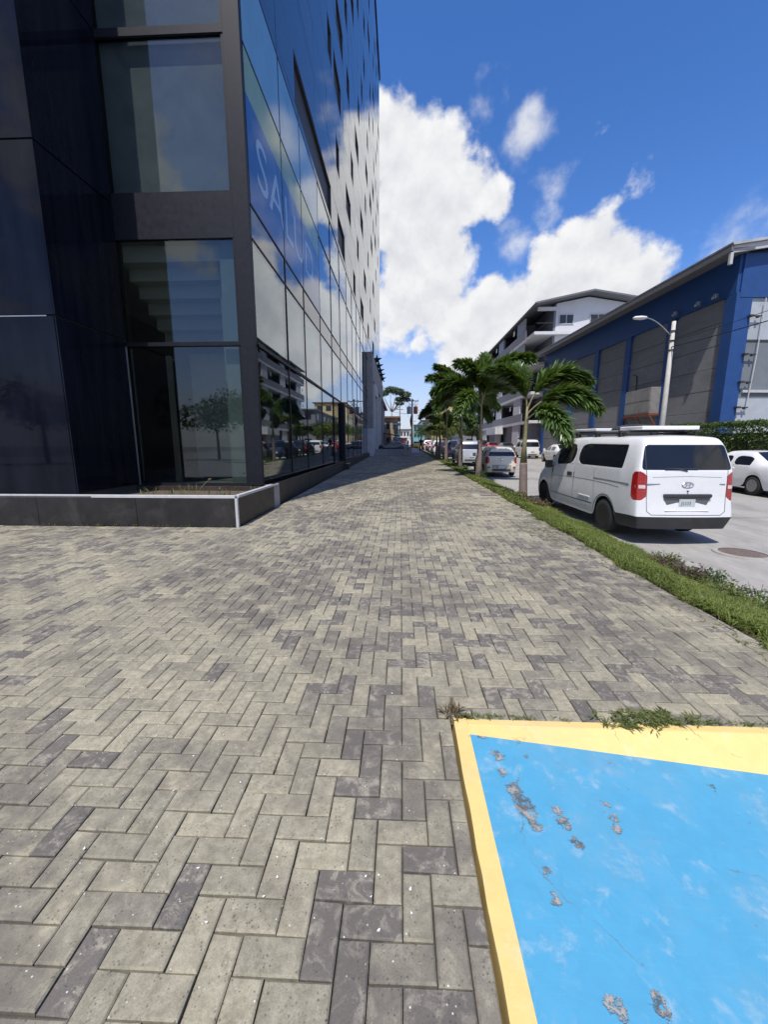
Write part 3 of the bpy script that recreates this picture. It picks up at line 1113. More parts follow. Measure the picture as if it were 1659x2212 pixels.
# --- street entrance: dark jamb with a foot block
bx('door_jamb', 'dark_aluminium', -3.28, -2.90, 20.55, 21.05, .30, 3.60, bevel=.01)
bx('door_foot', 'black_tile', -3.2, -2.70, 20.35, 21.15, .2, .55, bevel=.02)
bx('door_leaf', 'black_glass', -3.14, -3.06, 18.42, 20.55, .62, 3.58)

# --- portal with its row of stars
for (a, b) in ((37.5, 38.1), (58.2, 58.8)):
    bx('portal_pillar', 'grey_concrete', -3.26, -2.62, a, b, 0, 9.8, bevel=.02)
bx('portal_beam', 'grey_concrete', -3.24, -2.64, 38.1, 58.2, 7.5, 9.75, bevel=.02)
bx('portal_lintel', 'pale_concrete', -3.0, -2.55, 41.0, 44.2, 6.4, 7.48)
for y in (40.6, 46, 52):
    bx('portal_column', 'white_wall', -3.05, -2.6, y, y + .5, .3, 7.5, bevel=.02)
bx('pillar_casing', 'white_wall', -3.30, -2.55, 37.40, 38.2, .2, 2.97, bevel=.015)
bx('entrance_glass', 'facade_glass', -3.05, -3.02, 38.2, 58.2, .3, 7.5)
bx('upper_glazing', 'facade_glass', -3.2, -3.12, 37.6, 59.9, 9.8, 10.9)
star = [(math.cos(R(90 + 36 * k)) * (.56 if k % 2 == 0 else .20), math.sin(R(90 + 36 * k)) * (.56 if k % 2 == 0 else .20)) for k in range(10)]
for y in (44.0, 47.4, 50.4, 53.4, 56.4):
    mb = MB()
    mb.prism([(p[0] - 2.62, p[1] + 10.40) for p in star], 'y', y - .12, y + .12)
    mb.box(-2.72, -2.62, y - .05, y + .05, 9.7, 10.2)
    mb.build('star', MATS['dark_aluminium'], B)
bx('north_end', 'white_wall', -3.3, -2.85, 60.1, 61.0, 0, 8.0)

# ================================================================== PLANTER
P = thing('planter_box', 'low black tiled planter with white cap rail at the foot of the dark glass building', 'planter', (0, 0, 0))
PZ = .645
yp = 6.72
xx = -2.87
k = 0
while xx > -13:
    wdt = 1.83
    MB().box(xx - wdt + .003, xx - .003, yp, yp + .10, -.2, PZ - .05).build('front_tile', MATS['black_tile'], P, bevel=.003)
    xx -= wdt
MB().box(-2.97, -2.872, yp + .102, 8.78, -.2, PZ - .05).build('side_tile', MATS['black_tile'], P, bevel=.003)
MB().box(-5.50, -2.90, yp - .006, yp + .075, PZ - .05, PZ).build('cap_rail', MATS['white_trim'], P, bevel=.004)
MB().box(-13, -5.503, yp + .10, yp + .16, PZ - .045, PZ - .012).build('cap_rail', MATS['white_trim'], P, bevel=.004)
MB().box(-2.945, -2.862, yp + .08, 8.70, PZ - .05, PZ - .002).build('cap_rail', MATS['white_trim'], P, bevel=.004)
MB().box(-2.905, -2.858, yp - .008, yp + .045, -.1, PZ - .052).build('corner_strip', MATS['white_trim'], P, bevel=.004)
MB().box(-13, -2.98, yp + .11, 8.66, .1, .50).build('soil', MATS['soil'], P)

# ================================================================== FOLIAGE TOOLS
def leaf_cloud(blobs, n, size, seed, flat=0.0, shell=.55, tone_up=True):
    """leaf-sized folded quads scattered through a set of ellipsoids (cx,cy,cz,rx,ry,rz)"""
    g = np.random.default_rng(seed)
    vol = np.array([b[3] * b[4] * b[5] for b in blobs]) ** (2 / 3)
    pick = g.choice(len(blobs), n, p=vol / vol.sum())
    bb = np.array(blobs)[pick]
    d = g.normal(size=(n, 3))
    d /= np.linalg.norm(d, axis=1)[:, None]
    r = shell + (1 - shell) * g.random(n) ** .7
    r *= 1 + .18 * np.sin(d[:, 0] * 7 + pick) * np.sin(d[:, 1] * 6 + 1.3 * pick) + .10 * g.normal(size=n) * .6
    c = bb[:, :3] + d * r[:, None] * bb[:, 3:]
    up = np.tile(np.array([[0, 0, 1.]]), (n, 1))
    nrm = d * .7 + g.normal(size=(n, 3)) * .7 + up * .4
    nrm /= np.linalg.norm(nrm, axis=1)[:, None]
    t1 = np.cross(nrm, g.normal(size=(n, 3)))
    t1 /= np.linalg.norm(t1, axis=1)[:, None]
    t2 = np.cross(nrm, t1)
    s = size * g.uniform(.55, 1.35, n)[:, None]
    v = np.empty((n, 4, 3))
    v[:, 0] = c - t1 * s
    v[:, 1] = c + t2 * s * .45 - nrm * s * .12
    v[:, 2] = c + t1 * s
    v[:, 3] = c - t2 * s * .45 - nrm * s * .12
    tone = np.clip(.5 + .35 * g.normal(size=n), 0, 1)
    return v.reshape(-1, 3), np.arange(n * 4).reshape(n, 4), tone


def leaf_mesh(name, v, f, tone, m):
    me = bpy.data.meshes.new(name)
    nv, nf = len(v), len(f)
    k = f.shape[1]
    me.vertices.add(nv)
    me.vertices.foreach_set('co', np.ascontiguousarray(v, dtype=np.float32).ravel())
    me.loops.add(nf * k)
    me.loops.foreach_set('vertex_index', np.ascontiguousarray(f, dtype=np.int32).ravel())
    me.polygons.add(nf)
    me.polygons.foreach_set('loop_start', np.arange(0, nf * k, k, dtype=np.int32))
    at = me.attributes.new('tone', 'FLOAT', 'FACE')
    at.data.foreach_set('value', np.ascontiguousarray(tone, dtype=np.float32))
    me.materials.append(m)
    me.update()
    me.validate()
    return me


def tree(name, label, loc, h, blobs, n, leaf, m='tree_leaf', bark='bark', seed=1, group=None, trunk_r=.22, fork=.45, forks=None, cat='tree'):
    t = thing(name, label, cat, loc, 0, group)
    v, f, tn = leaf_cloud(blobs, n, leaf, seed)
    obj('crown', leaf_mesh('crown', v, f, tn, MATS[m]), t)
    mb = MB()
    rr = random.Random(seed)
    top = Vector((rr.uniform(-.2, .2), rr.uniform(-.2, .2), h * fork))
    mb.tube([(0, 0, -.3), (top.x * .4, top.y * .4, h * fork * .5), tuple(top)], [trunk_r, trunk_r * .8, trunk_r * .65], 8)
    for b in (forks or blobs):
        c = Vector(b[:3])
        mid = top.lerp(c, .55) + Vector((rr.uniform(-.3, .3), rr.uniform(-.3, .3), -.2))
        mb.tube([tuple(top), tuple(mid), tuple(c)], [trunk_r * .5, trunk_r * .3, trunk_r * .10], 6)
    mb.build('trunk', MATS[bark], t, smooth=True)
    return t


# ================================================================== WAREHOUSE
WH = thing('warehouse', 'blue and grey panel warehouse with blue pilasters behind the white van', 'building', (18.0, 23.5, 0), R(3.74))


def wb(name, m, x0, x1, y0, y1, z0, z1, bevel=0.0, parent=None):
    return MB().box(x0, x1, y0, y1, z0, z1).build(name, MATS[m], parent or WH, bevel=bevel)


LEN, BAY = 24.2, 4.35
ZB, ZE = 9.50, 11.42
wb('wall_core', 'warehouse_grey', .12, 22, .25, LEN, -.3, ZE)
pil = [0.0]
while pil[-1] + BAY < LEN:
    pil.append(pil[-1] + BAY)
pil[-1] = LEN - .6
for i, y in enumerate(pil):
    wb('pilaster', 'warehouse_blue', -.16, .16, y, y + .62, -.3, ZB, .01)
for i in range(len(pil) - 1):
    y0, y1 = pil[i] + .62, pil[i + 1]
    z = -.3
    for r_ in range(8):
        h = 1.225
        wb('wall_panel', 'warehouse_grey', 0.0 + .006 * ((i * 3 + r_) % 2), .11, y0 + .004, y1 - .004, z + .012, z + h - .012, .01)
        z += h
    for (yy_, s) in ((y0, 1), (y1, -1)):               # rounded heads of the grey bays
        pts = [(yy_, ZB)]
        for q in range(6):
            a = R(90 * q / 5)
            pts.append((yy_ + s * .45 * (1 - math.sin(a)), ZB - .45 * (1 - math.cos(a))))
        mb = MB()
        mb.prism(pts if s > 0 else pts[::-1], 'x', -.02, .10)
        mb.build('bay_corner', MATS['warehouse_blue'], WH)
wb('fascia_band', 'warehouse_blue', -.17, .14, -.02, LEN, ZB, ZE, .01)
wb('gutter', 'roof_edge', -1.17, -1.04, -.55, LEN + .3, 11.28, 11.62, .02)
mb = MB()
mb.prism([(-1.04, 11.34), (.1, ZE + .005), (.1, ZE + .12), (-1.04, 11.46)], 'y', -.5, LEN + .3)
mb.build('soffit', MATS['roof_edge'], WH)
mb = MB()
mb.prism([(-1.12, 11.57), (11, ZE + 2.0), (22.4, ZE + .54), (22.4, ZE + .66), (11, ZE + 2.12), (-1.20, 11.69)], 'y', -.6, LEN + .35)
mb.build('roof', MATS['roof_sheet'], WH)
# gable end toward the plaza
wb('corner_pilaster', 'warehouse_blue', -.165, .72, -.10, .24, -.3, ZB, .01)
wb('gable_band', 'warehouse_blue', .0, 22, -.12, .2, ZB - .25, ZE, .01)
wb('gable_upper', 'gable_grey', .72, 22, -.02, .22, 7.15, ZB - .25)
wb('gable_joint', 'bumper_black', .72, 22, -.03, .2, 7.05, 7.15)
wb('gable_middle', 'gable_slate', .72, 22, .0, .2, 4.5, 7.05)
wb('gable_ledge', 'white_trim', .9, 22, -.12, .2, 4.36, 4.5)
wb('gable_shade', 'gable_slate', .72, 22, -.01, .2, 4.05, 4.36)  # slate-coloured strip painted in for the shade under the ledge
wb('gable_lower', 'gable_grey', .72, 22, -.03, .2, -.3, 4.05)
mb = MB()
mb.prism([(.0, ZE), (11, ZE + 1.6), (22, ZE)], 'y', .02, .2)
mb.build('gable_peak', MATS['warehouse_blue'], WH)
mb = MB()
mb.prism([(-1.0, 11.25), (11, ZE + 1.62), (11, ZE + 1.98), (-1.0, 11.58)], 'y', -.48, -.36)
mb.build('gable_trim', MATS['white_trim'], WH)
wb('downpipe_head', 'white_trim', -1.15, -.99, -.52, -.36, 10.68, 11.27, .02)
for z in (8.3, 6.35, 4.9, 3.55):                       # service cable brackets on the corner
    mb = MB()
    mb.box(.52, 1.25, -.22, -.17, z - .03, z + .03).box(.55, .75, -.30, -.1, z - .05, z + .05).box(1.0, 1.1, -.26, -.12, z - .09, z + .02)
    mb.build('cable_bracket', MATS['bumper_black'], WH)
MB().tube([(1.35, -.2, 9.2), (1.28, -.2, 6.0), (1.15, -.2, 3.6)], .03, 6).build('conduit', MATS['white_trim'], WH)
for y in (4.2, 2.4, 1.2):
    mb = MB()
    mb.box(-.34, -.17, y - .10, y + .10, 9.62, 9.86).box(-.45, -.3, y - .07, y + .07, 9.58, 9.72)
    mb.build('flood_lamp', MATS['metal_grey'], WH, bevel=.01)

# ---- rooftop-type cooling unit on a wall bracket
AC = thing('cooling_unit', 'large dusty grey metal cooling unit on a rusty red wall bracket', 'air conditioner', (0, 0, 0))
MB().box(16.9, 17.62, 28.35, 31.4, 3.6, 5.35).build('casing', MATS['galvanised'], AC, bevel=.02)
mb = MB()
for k in range(3):
    mb.box(16.875, 16.9, 28.45 + k * 1.0, 29.37 + k * 1.0, 3.72, 4.45).box(16.875, 16.9, 28.45 + k * 1.0, 29.37 + k * 1.0, 4.52, 5.25)
mb.build('access_panel', MATS['galvanised'], AC)
mb = MB()
mb.box(16.85, 17.75, 28.3, 28.4, 3.48, 3.595).box(16.85, 17.75, 31.35, 31.45, 3.48, 3.595).box(16.85, 16.95, 28.4, 31.35, 3.48, 3.595)
mb.tube([(16.9, 28.35, 3.5), (17.75, 28.35, 2.3)], .05, 6).tube([(16.9, 31.4, 3.5), (17.6, 31.4, 2.3)], .05, 6).tube([(16.9, 29.8, 3.5), (17.7, 29.8, 2.3)], .05, 6)
mb.build('bracket', MATS['rust_red'], AC)
MB().tube([(17.5, 31.2, 5.3), (17.45, 31.2, 6.5), (17.2, 31.3, 6.6)], .05, 6).build('pipe', MATS['bumper_black'], AC)

# ---- street lamp
LP = thing('street_lamp', 'pale concrete street lamp post with curved arm in front of the blue warehouse', 'street lamp', (15.0, 23.8, zg(23.8) - .22))
zt = 8.2 - (zg(23.8) - .22)
MB().tube([(0, 0, -.2), (0, 0, zt * .5), (0, 0, zt)], [.165, .130, .095], 14).build('post', MATS['pole_concrete'], LP, smooth=True)
arm = [(-.08, 0, zt - .75)]
for k in range(1, 9):
    q = k / 8
    arm.append((-.08 - 1.55 * q, 0, zt - .75 + .95 * math.sin(q * math.pi / 2)))
MB().tube(arm, .028, 8).build('arm', MATS['metal_grey'], LP, smooth=True)
mb = MB()
prof = [(-.38, .06), (-.28, .15), (.05, .19), (.30, .14), (.38, .03)]
v, f = [], []
for (x, r_) in prof:
    for k in range(10):
        t = 2 * math.pi * k / 10
        v.append((-1.85 + x, math.cos(t) * r_, zt + .20 + math.sin(t) * r_ * .55))
for i in range(4):
    for k in range(10):
        f.append((i * 10 + k, i * 10 + (k + 1) % 10, (i + 1) * 10 + (k + 1) % 10, (i + 1) * 10 + k))
f += [tuple(range(9, -1, -1)), tuple(range(40, 50))]
mb.add(v, f).build('lamp_head', MATS['lamp_white'], LP, smooth=True)
mb = MB()
for z in (zt - .5, zt - 1.0, zt - 1.5):
    mb.lathe([(.15, z - .02), (.15, z + .02)], 12)
mb.tube([(-.14, 0, zt - .7), (-.17, 0, zt - 1.1), (-.14, 0, zt - 1.5)], .03, 6)
mb.build('bands', MATS['bumper_black'], LP)


def cable(label, a, b, sag, r_=.012, n=14, group='overhead cables'):
    a, b = Vector(a), Vector(b)
    pts = []
    for k in range(n + 1):
        q = k / n
        p = a.lerp(b, q)
        p.z -= sag * 4 * q * (1 - q)
        pts.append(p)
    o = MB().tube(pts, r_, 5).build('overhead_cable', MATS['cable_black'])
    return tag(o, label, 'cable', group)


cable('thick black cable from the lamp post toward the plaza, across the blue warehouse', (14.95, 23.8, 6.85), (14.9, -8, 7.4), .75, .022)
cable('thin black cable above the thick one, across the blue warehouse corner', (14.95, 23.8, 7.15), (14.9, -8, 8.1), .7, .012)
cable('black cable from the lamp post down the street past the grey bays', (14.95, 23.8, 6.85), (13.8, 62, 6.9), .9, .018)

# ---- hedge in front of the warehouse
H = thing('hedge', 'clipped green hedge behind the white sedan, below the warehouse', 'hedge', (16.2, 12.0, 0))
g = np.random.default_rng(4)
n = 26000
vv = np.empty((n, 3))
L0, L1, hh, hw = 0.0, 13.0, 2.28, .55
face = g.random(n)
vv[:, 1] = g.uniform(L0, L1, n)
top = face < .36
vv[:, 0] = np.where(top, g.uniform(-hw, hw, n), np.where(face < .86, -hw, hw) + g.normal(0, .06, n))
vv[:, 2] = np.where(top, hh + g.normal(0, .05, n), g.uniform(-.2, hh, n))
wob = np.array([.10 * mnoise.noise(Vector((p[1] * 1.3, p[2] * 1.6, p[0]))) + .07 * mnoise.noise(Vector((p[1] * 4, p[2] * 4, 5))) for p in vv])
vv[:, 2] += np.where(top, wob, 0)
vv[:, 0] += np.where(top, 0, wob * 1.4)
keep = g.random(n) < np.where(top, 1, .35 + .65 * np.clip((vv[:, 2] + .3) / 1.6, 0, 1))
vv = vv[keep]
vv[:, 2] += .012 * (vv[:, 1] + 12) - .02
n = len(vv)
nr = g.normal(size=(n, 3)) + np.array([-.5, 0, .8])
nr /= np.linalg.norm(nr, axis=1)[:, None]
t1 = np.cross(nr, g.normal(size=(n, 3)))
t1 /= np.linalg.norm(t1, axis=1)[:, None]
t2 = np.cross(nr, t1)
s = g.uniform(.035, .085, n)[:, None]
q = np.stack([vv - t1 * s, vv + t2 * s * .5, vv + t1 * s, vv - t2 * s * .5], 1).reshape(-1, 3)
obj('leaves', leaf_mesh('leaves', q, np.arange(n * 4).reshape(n, 4), np.clip(.5 + .3 * g.normal(size=n), 0, 1), MATS['hedge_leaf']), H)
mb = MB()
for k in range(26):
    y = .25 + k * .5
    x = .1 * math.sin(k * 2.1)
    mb.tube([(x, y, zg(12 + y) - .25), (x + .05, y + .04, 1.0), (x - .03, y - .1, 2.1)], [.035, .028, .01], 5)
    mb.tube([(x, y, .7), (x - .3, y + .12, 1.5)], [.02, .008], 4)
mb.build('stems', MATS['bark'], H)
MB().box(-.34, .34, .1, 12.9, .5, 2.05).build('dark_core', MATS['interior_dark'], H)  # solid dark box standing in for the shade inside the hedge

# ================================================================== APARTMENT BLOCK
A = thing('apartment_block', 'white apartment block with gabled end, open balconies and dark windows behind the warehouse', 'building', (0, 0, 0))


def ab(name, m, x0, x1, y0, y1, z0, z1, bevel=0.0, parent=None):
    return MB().box(x0, x1, y0, y1, z0, z1).build(name, MATS[m], parent or A, bevel=bevel)


AY0, AY1 = 48.0, 87.0
AX = 15.0
floors = [.3, 4.3, 7.55, 10.8, 14.05]
mb = MB()
mb.prism([(17.4, 0), (26.2, 0), (26.2, 16.9), (20.9, 17.75), (17.4, 17.1)], 'y', AY0 + .3, AY1)
mb.build('main_wall', MATS['apartment_white'], A)
mb = MB()
mb.prism([(14.75, 16.72), (20.9, 17.95), (26.9, 16.95), (26.9, 17.12), (20.9, 18.13), (14.7, 16.90)], 'y', AY0 - 1.0, AY1 + .8)
mb.build('roof', MATS['roof_edge'], A)
ab('eave_beam', 'apartment_white', 15.3, 17.4, AY0 + .1, AY0 + .4, 16.35, 16.7)
for z in floors[1:]:
    ab('balcony_slab', 'apartment_white', 14.95, 17.4, AY0 - .2, AY1, z - .32, z)
    ab('slab_edge', 'apartment_white', 17.4, 26.2, AY0 - .25, AY0 + .29, z - .32, z)
    ab('balcony_parapet', 'apartment_grey', 14.96, 15.06, AY0 + 3, AY1, z + .004, z + 1.0)
ab('ground_wall', 'apartment_grey', 15.6, 17.4, AY0 + 1, AY1, 0, 3.98)
ab('corridor_wall', 'apartment_grey', 17.2, 17.38, AY0 + .35, AY1, 4.0, 17.0)
y = 52.3
while y < AY1:
    ab('fin_wall', 'apartment_white', 15.07, 15.32, y, y + 2.9, -.1, 16.7)
    for z in floors[1:]:
        ab('vent_box', 'window_dark', 15.05, 15.07, y + 4.0, y + 4.7, z + 1.7, z + 2.3)
    ab('cross_wall', 'apartment_grey', 15.32, 17.2, y + 2.4, y + 2.6, 0, 16.6)
    y += 9.75
for zi, z in enumerate(floors[1:]):
    for (x0, x1, n_) in ((17.75, 19.35, 2), (21.15, 23.8, 3)):
        wz0, wz1 = z + .85, z + 1.90
        f = MB()
        f.box(x0, x1, AY0 + .22, AY0 + .29, wz0, wz0 + .07).box(x0, x1, AY0 + .22, AY0 + .29, wz1 - .07, wz1)
        for k in range(n_ + 1):
            xx = x0 + (x1 - x0 - .07) * k / n_
            f.box(xx, xx + .07, AY0 + .215, AY0 + .288, wz0 + .07, wz1 - .07)
        fo = f.build('window', MATS['white_trim'], A)
        for k in range(n_):
            a, b = x0 + (x1 - x0) * k / n_ + .04, x0 + (x1 - x0) * (k + 1) / n_ - .04
            MB().box(a, b, AY0 + .25, AY0 + .28, wz0 + .06, wz1 - .06).build('pane', MATS['curtain_red' if zi == 2 and x0 < 18 else 'window_dark'], fo)
ab('entrance_canopy', 'apartment_white', 13.9, 15.05, 60, 66, 3.0, 4.0)
ab('entrance_door', 'window_dark', 15.5, 15.6, 61, 64, .4, 3.0)
# stair handrails seen against the sky of the open end
mb = MB()
for z in floors[2:]:
    mb.tube([(15.5, AY0 + .6, z + .3), (17.1, AY0 + .6, z + 1.6)], .03, 5).tube([(15.2, AY0 - .1, z + .9), (17.3, AY0 - .1, z + .9)], .025, 5)
mb.build('handrail', MATS['bumper_black'], A)
arch = [(math.cos(R(180 * k / 12)) * .95, math.sin(R(180 * k / 12)) * .55) for k in range(13)]
AR = thing('arched_gateway', 'small pale arched gateway post between the palm crown and the warehouse', 'gateway', (17.55, 47.0, 0))
mb = MB()
mb.prism([(p[0], p[1] + 9.3) for p in arch] + [(-.95, 9.15), (.95, 9.15)][0:0], 'y', 0, .3)
mb.build('arch_head', MATS['apartment_white'], AR)
MB().box(.1, .42, .02, .28, 0, 9.29).build('post', MATS['apartment_white'], AR)


# ================================================================== FAR STREET
def block(name, label, m, roofm, x0, x1, y0, y1, h, nwin_x, nwin_y, storeys, group=None, cat='building', parts2=None):
    """a distant block with storeys of windows on the two sides that show"""
    t = thing(name, label, cat, (0, 0, 0), 0, group)
    z0 = zg(y0) - .4
    MB().box(x0, x1, y0, y1, z0, h).build('wall', MATS[m], t)
    MB().box(x0 - .5, x1 + .5, y0 - .5, y1 + .5, h, h + .35).build('roof', MATS[roofm], t)
    sh = (h - .6) / storeys
    for s_ in range(storeys):
        zz0 = .6 + s_ * sh + sh * .30
        for k in range(nwin_y):
            yy_ = y0 + (y1 - y0) * (k + .5) / nwin_y
            hw_ = min(1.0, (y1 - y0) / nwin_y * .28)
            MB().box(x0 - .05, x0 - .004, yy_ - hw_, yy_ + hw_, zz0, zz0 + sh * .45).build('window', MATS['window_dark'], t)
        for k in range(nwin_x):
            xx_ = x0 + (x1 - x0) * (k + .5) / nwin_x
            hw_ = min(.9, (x1 - x0) / nwin_x * .28)
            MB().box(xx_ - hw_, xx_ + hw_, y0 - .05, y0 - .004, zz0, zz0 + sh * .45).build('window', MATS['window_dark'], t)
        if s_:
            MB().box(x0 - .25, x0 - .01, y0, y1, .6 + s_ * sh - .12, .6 + s_ * sh + .05).build('ledge', MATS[m], t)
    return t


block('yellow_building', 'pale yellow flats with dark windows beyond the palms on the far right', 'yellow_wall', 'roof_rust', 12.6, 24, 138, 166, 15.3, 3, 6, 4)
block('brown_building', 'reddish brown flats beyond the yellow building down the street', 'brown_wall', 'roof_rust', 12.5, 24, 168, 212, 15.6, 3, 8, 4)
block('teal_building', 'teal painted low block at the far end of the street', 'teal_wall', 'roof_edge', 11.0, 20, 216, 262, 14.0, 4, 6, 3)
block('aqua_building', 'small teal house with balconies closing the street view', 'teal_wall', 'roof_edge', 5.6, 9.8, 178, 190, 9.8, 3, 2, 3)
block('grey_building', 'grey block behind the trees between white flats and yellow flats', 'apartment_grey', 'roof_edge', 14.6, 26, 96, 130, 9.5, 3, 6, 3)
block('tan_building', 'small tan brick building under the wide tree beyond the office portal', 'tan_wall', 'roof_rust', -3.4, -.6, 84, 96, 6.9, 2, 3, 2)
block('aqua_house', 'narrow pale aqua house beside the tan brick building', 'aqua_wall', 'white_trim', -1.15, -.55, 80, 83, 5.3, 1, 1, 2)
block('white_house', 'small white house at the far end left of the utility pole', 'white_wall', 'roof_edge', -.4, 3.2, 150, 160, 6.8, 3, 2, 2)
block('plain_office', 'plain grey shop building beyond the dark office block', 'grey_concrete', 'roof_edge', -14, -3.3, 62.5, 82, 8.2, 3, 5, 2)

# shop awning, low wall and kiosk at the end of the sidewalk
aw = thing('shop_awning', 'rusty brown shop awning on posts beyond the low wall', 'awning', (0, 0, 0))
mb = MB()
mb.prism([(-3.3, 3.55), (-.2, 3.0), (-.2, 3.08), (-3.3, 3.63)], 'y', 72, 79)
mb.build('canopy', MATS['roof_rust'], aw)
for (x, y) in ((-.35, 72.2), (-.35, 78.6)):
    MB().tube([(x, y, .5), (x, y, 3.05)], .05, 6).build('post', MATS['metal_grey'], aw)
lw = thing('low_wall', 'low grey concrete wall with a square end block across the shaded sidewalk', 'wall', (0, 0, 0))
MB().box(-2.5, .26, 39.6, 40.0, .2, 1.06).build('wall', MATS['grey_concrete'], lw, bevel=.02)
MB().box(.27, 1.02, 37.5, 38.3, .2, 1.33).build('end_block', MATS['grey_concrete'], lw, bevel=.02)
MB().box(-2.5, .1, 38.3, 39.6, .2, .62).build('step', MATS['grey_concrete'], lw, bevel=.02)
MB().box(.60, .74, 37.485, 37.499, 1.05, 1.17).build('socket', MATS['bumper_black'], lw)
kc = thing('red_kiosk', 'white kiosk with a red panel beyond the utility pole', 'kiosk', (0, 0, 0))
MB().box(-.55, 1.3, 84.2, 86.2, .6, 2.75).build('body', MATS['white_wall'], kc, bevel=.02)
MB().box(-.15, 1.0, 84.15, 84.19, 1.75, 2.5).build('panel', MATS['paint_red'], kc)
MB().box(-.75, 1.5, 83.9, 86.4, 2.76, 2.9).build('roof', MATS['roof_edge'], kc)

# utility pole with two transformers
UP = thing('utility_pole', 'wooden utility pole with crossarm and two hanging transformers down the street', 'utility pole', (1.95, 72, zg(72) - .1))
u0 = zg(72) - .1
MB().tube([(0, 0, -.3), (0, 0, 9.4 - u0)], [.19, .14], 10).build('pole', MATS['grey_concrete'], UP, smooth=True)
mb = MB()
mb.box(-1.4, 1.1, -.07, .07, 9.0 - u0, 9.14 - u0)
mb.tube([(-.85, 0, 9.0 - u0), (0, 0, 8.2 - u0)], .04, 6).tube([(.75, 0, 9.0 - u0), (0, 0, 8.2 - u0)], .04, 6)
mb.build('crossarm', MATS['wood_pole'], UP)
for k, (x, m_) in enumerate(((-.55, 'transformer_grey'), (.62, 'transformer_rust'))):
    tr = MB().lathe([(.02, 8.15 - u0), (.36, 8.1 - u0), (.38, 8.0 - u0), (.38, 6.95 - u0), (.31, 6.85 - u0)], 16, centre=(x, 0, 0)).build('transformer', MATS[m_], UP, smooth=False)
    MB().tube([(x - .1, 0, 8.1 - u0), (x - .1, 0, 8.5 - u0)], .05, 6).tube([(x + .1, 0, 8.1 - u0), (x + .1, 0, 8.5 - u0)], .05, 6).build('bushing', MATS['metal_grey'], tr)
for x in (-1.3, -.7, .2, 1.0):
    MB().lathe([(.05, 9.14 - u0), (.08, 9.22 - u0), (.04, 9.34 - u0)], 8, centre=(x, 0, 0)).build('insulator', MATS['transformer_grey'], UP)
MB().tube([(-.14, -.1, 6.6 - u0), (-.22, -.12, 5.6 - u0), (-.16, -.1, 4.6 - u0)], [.10, .17, .08], 8).build('cable_bundle', MATS['cable_black'], UP)
up2 = thing('slim_pole', 'slimmer dark utility pole behind the one with transformers', 'utility pole', (-.28, 86, zg(86)))
MB().tube([(0, 0, -.2), (0, 0, 8.3)], [.14, .10], 8).build('pole', MATS['wood_pole'], up2, smooth=True)
MB().box(-.7, .7, -.05, .05, 7.7, 7.82).build('crossarm', MATS['wood_pole'], up2)
up3 = thing('grey_pole', 'far grey pole with short arm on the right side of the street', 'utility pole', (4.5, 150, zg(150)))
MB().tube([(0, 0, -.2), (0, 0, 9)], [.16, .12], 8).build('pole', MATS['pole_concrete'], up3, smooth=True)
MB().box(-1.0, 1.0, -.05, .05, 8.3, 8.45).build('crossarm', MATS['wood_pole'], up3)
for k, (x, z) in enumerate(((-1.3, 9.35), (1.0, 9.35), (-.2, 7.2), (.2, 6.6), (-.1, 5.8))):
    a = (1.95 + x, 72, z)
    cable('thin wire down the street from the transformer pole, %s' % ('at its left arm end', 'at its right arm end', 'below the transformers', 'under the bundle', 'lowest strand')[k], a, (4.5 + x * .7, 150, 8.6 + zg(150) - .6 * k * .5), .9, .02)
cable('dark wire from the transformer pole across to the yellow flats', (2.6, 72, 7.9), (12.6, 140, 10.5), .8, .02)
cable('dark wire from the slim pole to the transformer pole', (-.28, 86, 8.2), (1.4, 72, 7.1), .3, .02)
cable('dark wire from the transformer pole to the shop roof', (1.8, 72, 6.9), (-3.4, 78, 8.3), .3, .02)

# umbrella crowned tree beyond the portal
ub = [(-2.3, 0, 13.2, 1.5, 1.6, .65), (-.4, .5, 14.1, 1.7, 1.6, .75), (1.2, -.3, 13.6, 1.7, 1.6, .8), (2.9, 0, 12.9, 1.45, 1.4, .8), (1.9, .6, 11.9, 1.5, 1.2, .6), (3.4, .2, 11.8, .9, .9, .5), (1.6, -.2, 10.9, 1.2, .9, .45)]
ub = [(b[0], b[1], b[2] - zg(95), b[3], b[4], b[5]) for b in ub]
tree('umbrella_tree', 'tall bare-trunked tree with flat dark crown beyond the office portal', (-2.0, 95, zg(95)), 14, ub, 5200, .17, 'tree_leaf', 'pale_bark', 31, trunk_r=.26, fork=.56)

# trees and shrubs along the right side of the far street
TR = [
    (7.4, 70, 5.2, 2.3, 'tree_leaf_bright', 'round yellow-green tree beside the parked cars beyond the palms'),
    (7.9, 82, 6.5, 2.6, 'tree_leaf', 'dark leafy street tree behind the yellow-green one'),
    (8.6, 97, 7.2, 3.0, 'tree_leaf', 'dark street tree in front of the grey block'),
    (9.4, 116, 7.0, 3.0, 'tree_leaf_bright', 'lighter green street tree in front of the yellow flats'),
    (8.4, 138, 7.5, 3.2, 'tree_leaf', 'broad dark tree in front of the brown flats'),
    (7.6, 165, 8.0, 3.4, 'tree_leaf', 'far dark tree before the teal block'),
    (13.2, 76, 5.8, 2.2, 'tree_leaf', 'dark tree against the far end of the white apartment block'),
    (13.5, 92, 6.8, 2.6, 'tree_leaf', 'dark tree on the far pavement before the grey block'),
    (3.2, 215, 8.0, 3.6, 'tree_leaf', 'distant tree closing the street at the vanishing point'),
    (-2.5, 190, 8.0, 3.6, 'tree_leaf', 'distant tree behind the white house'),
    (.5, 260, 10, 4.5, 'tree_leaf', 'most distant tree on the street axis'),
]
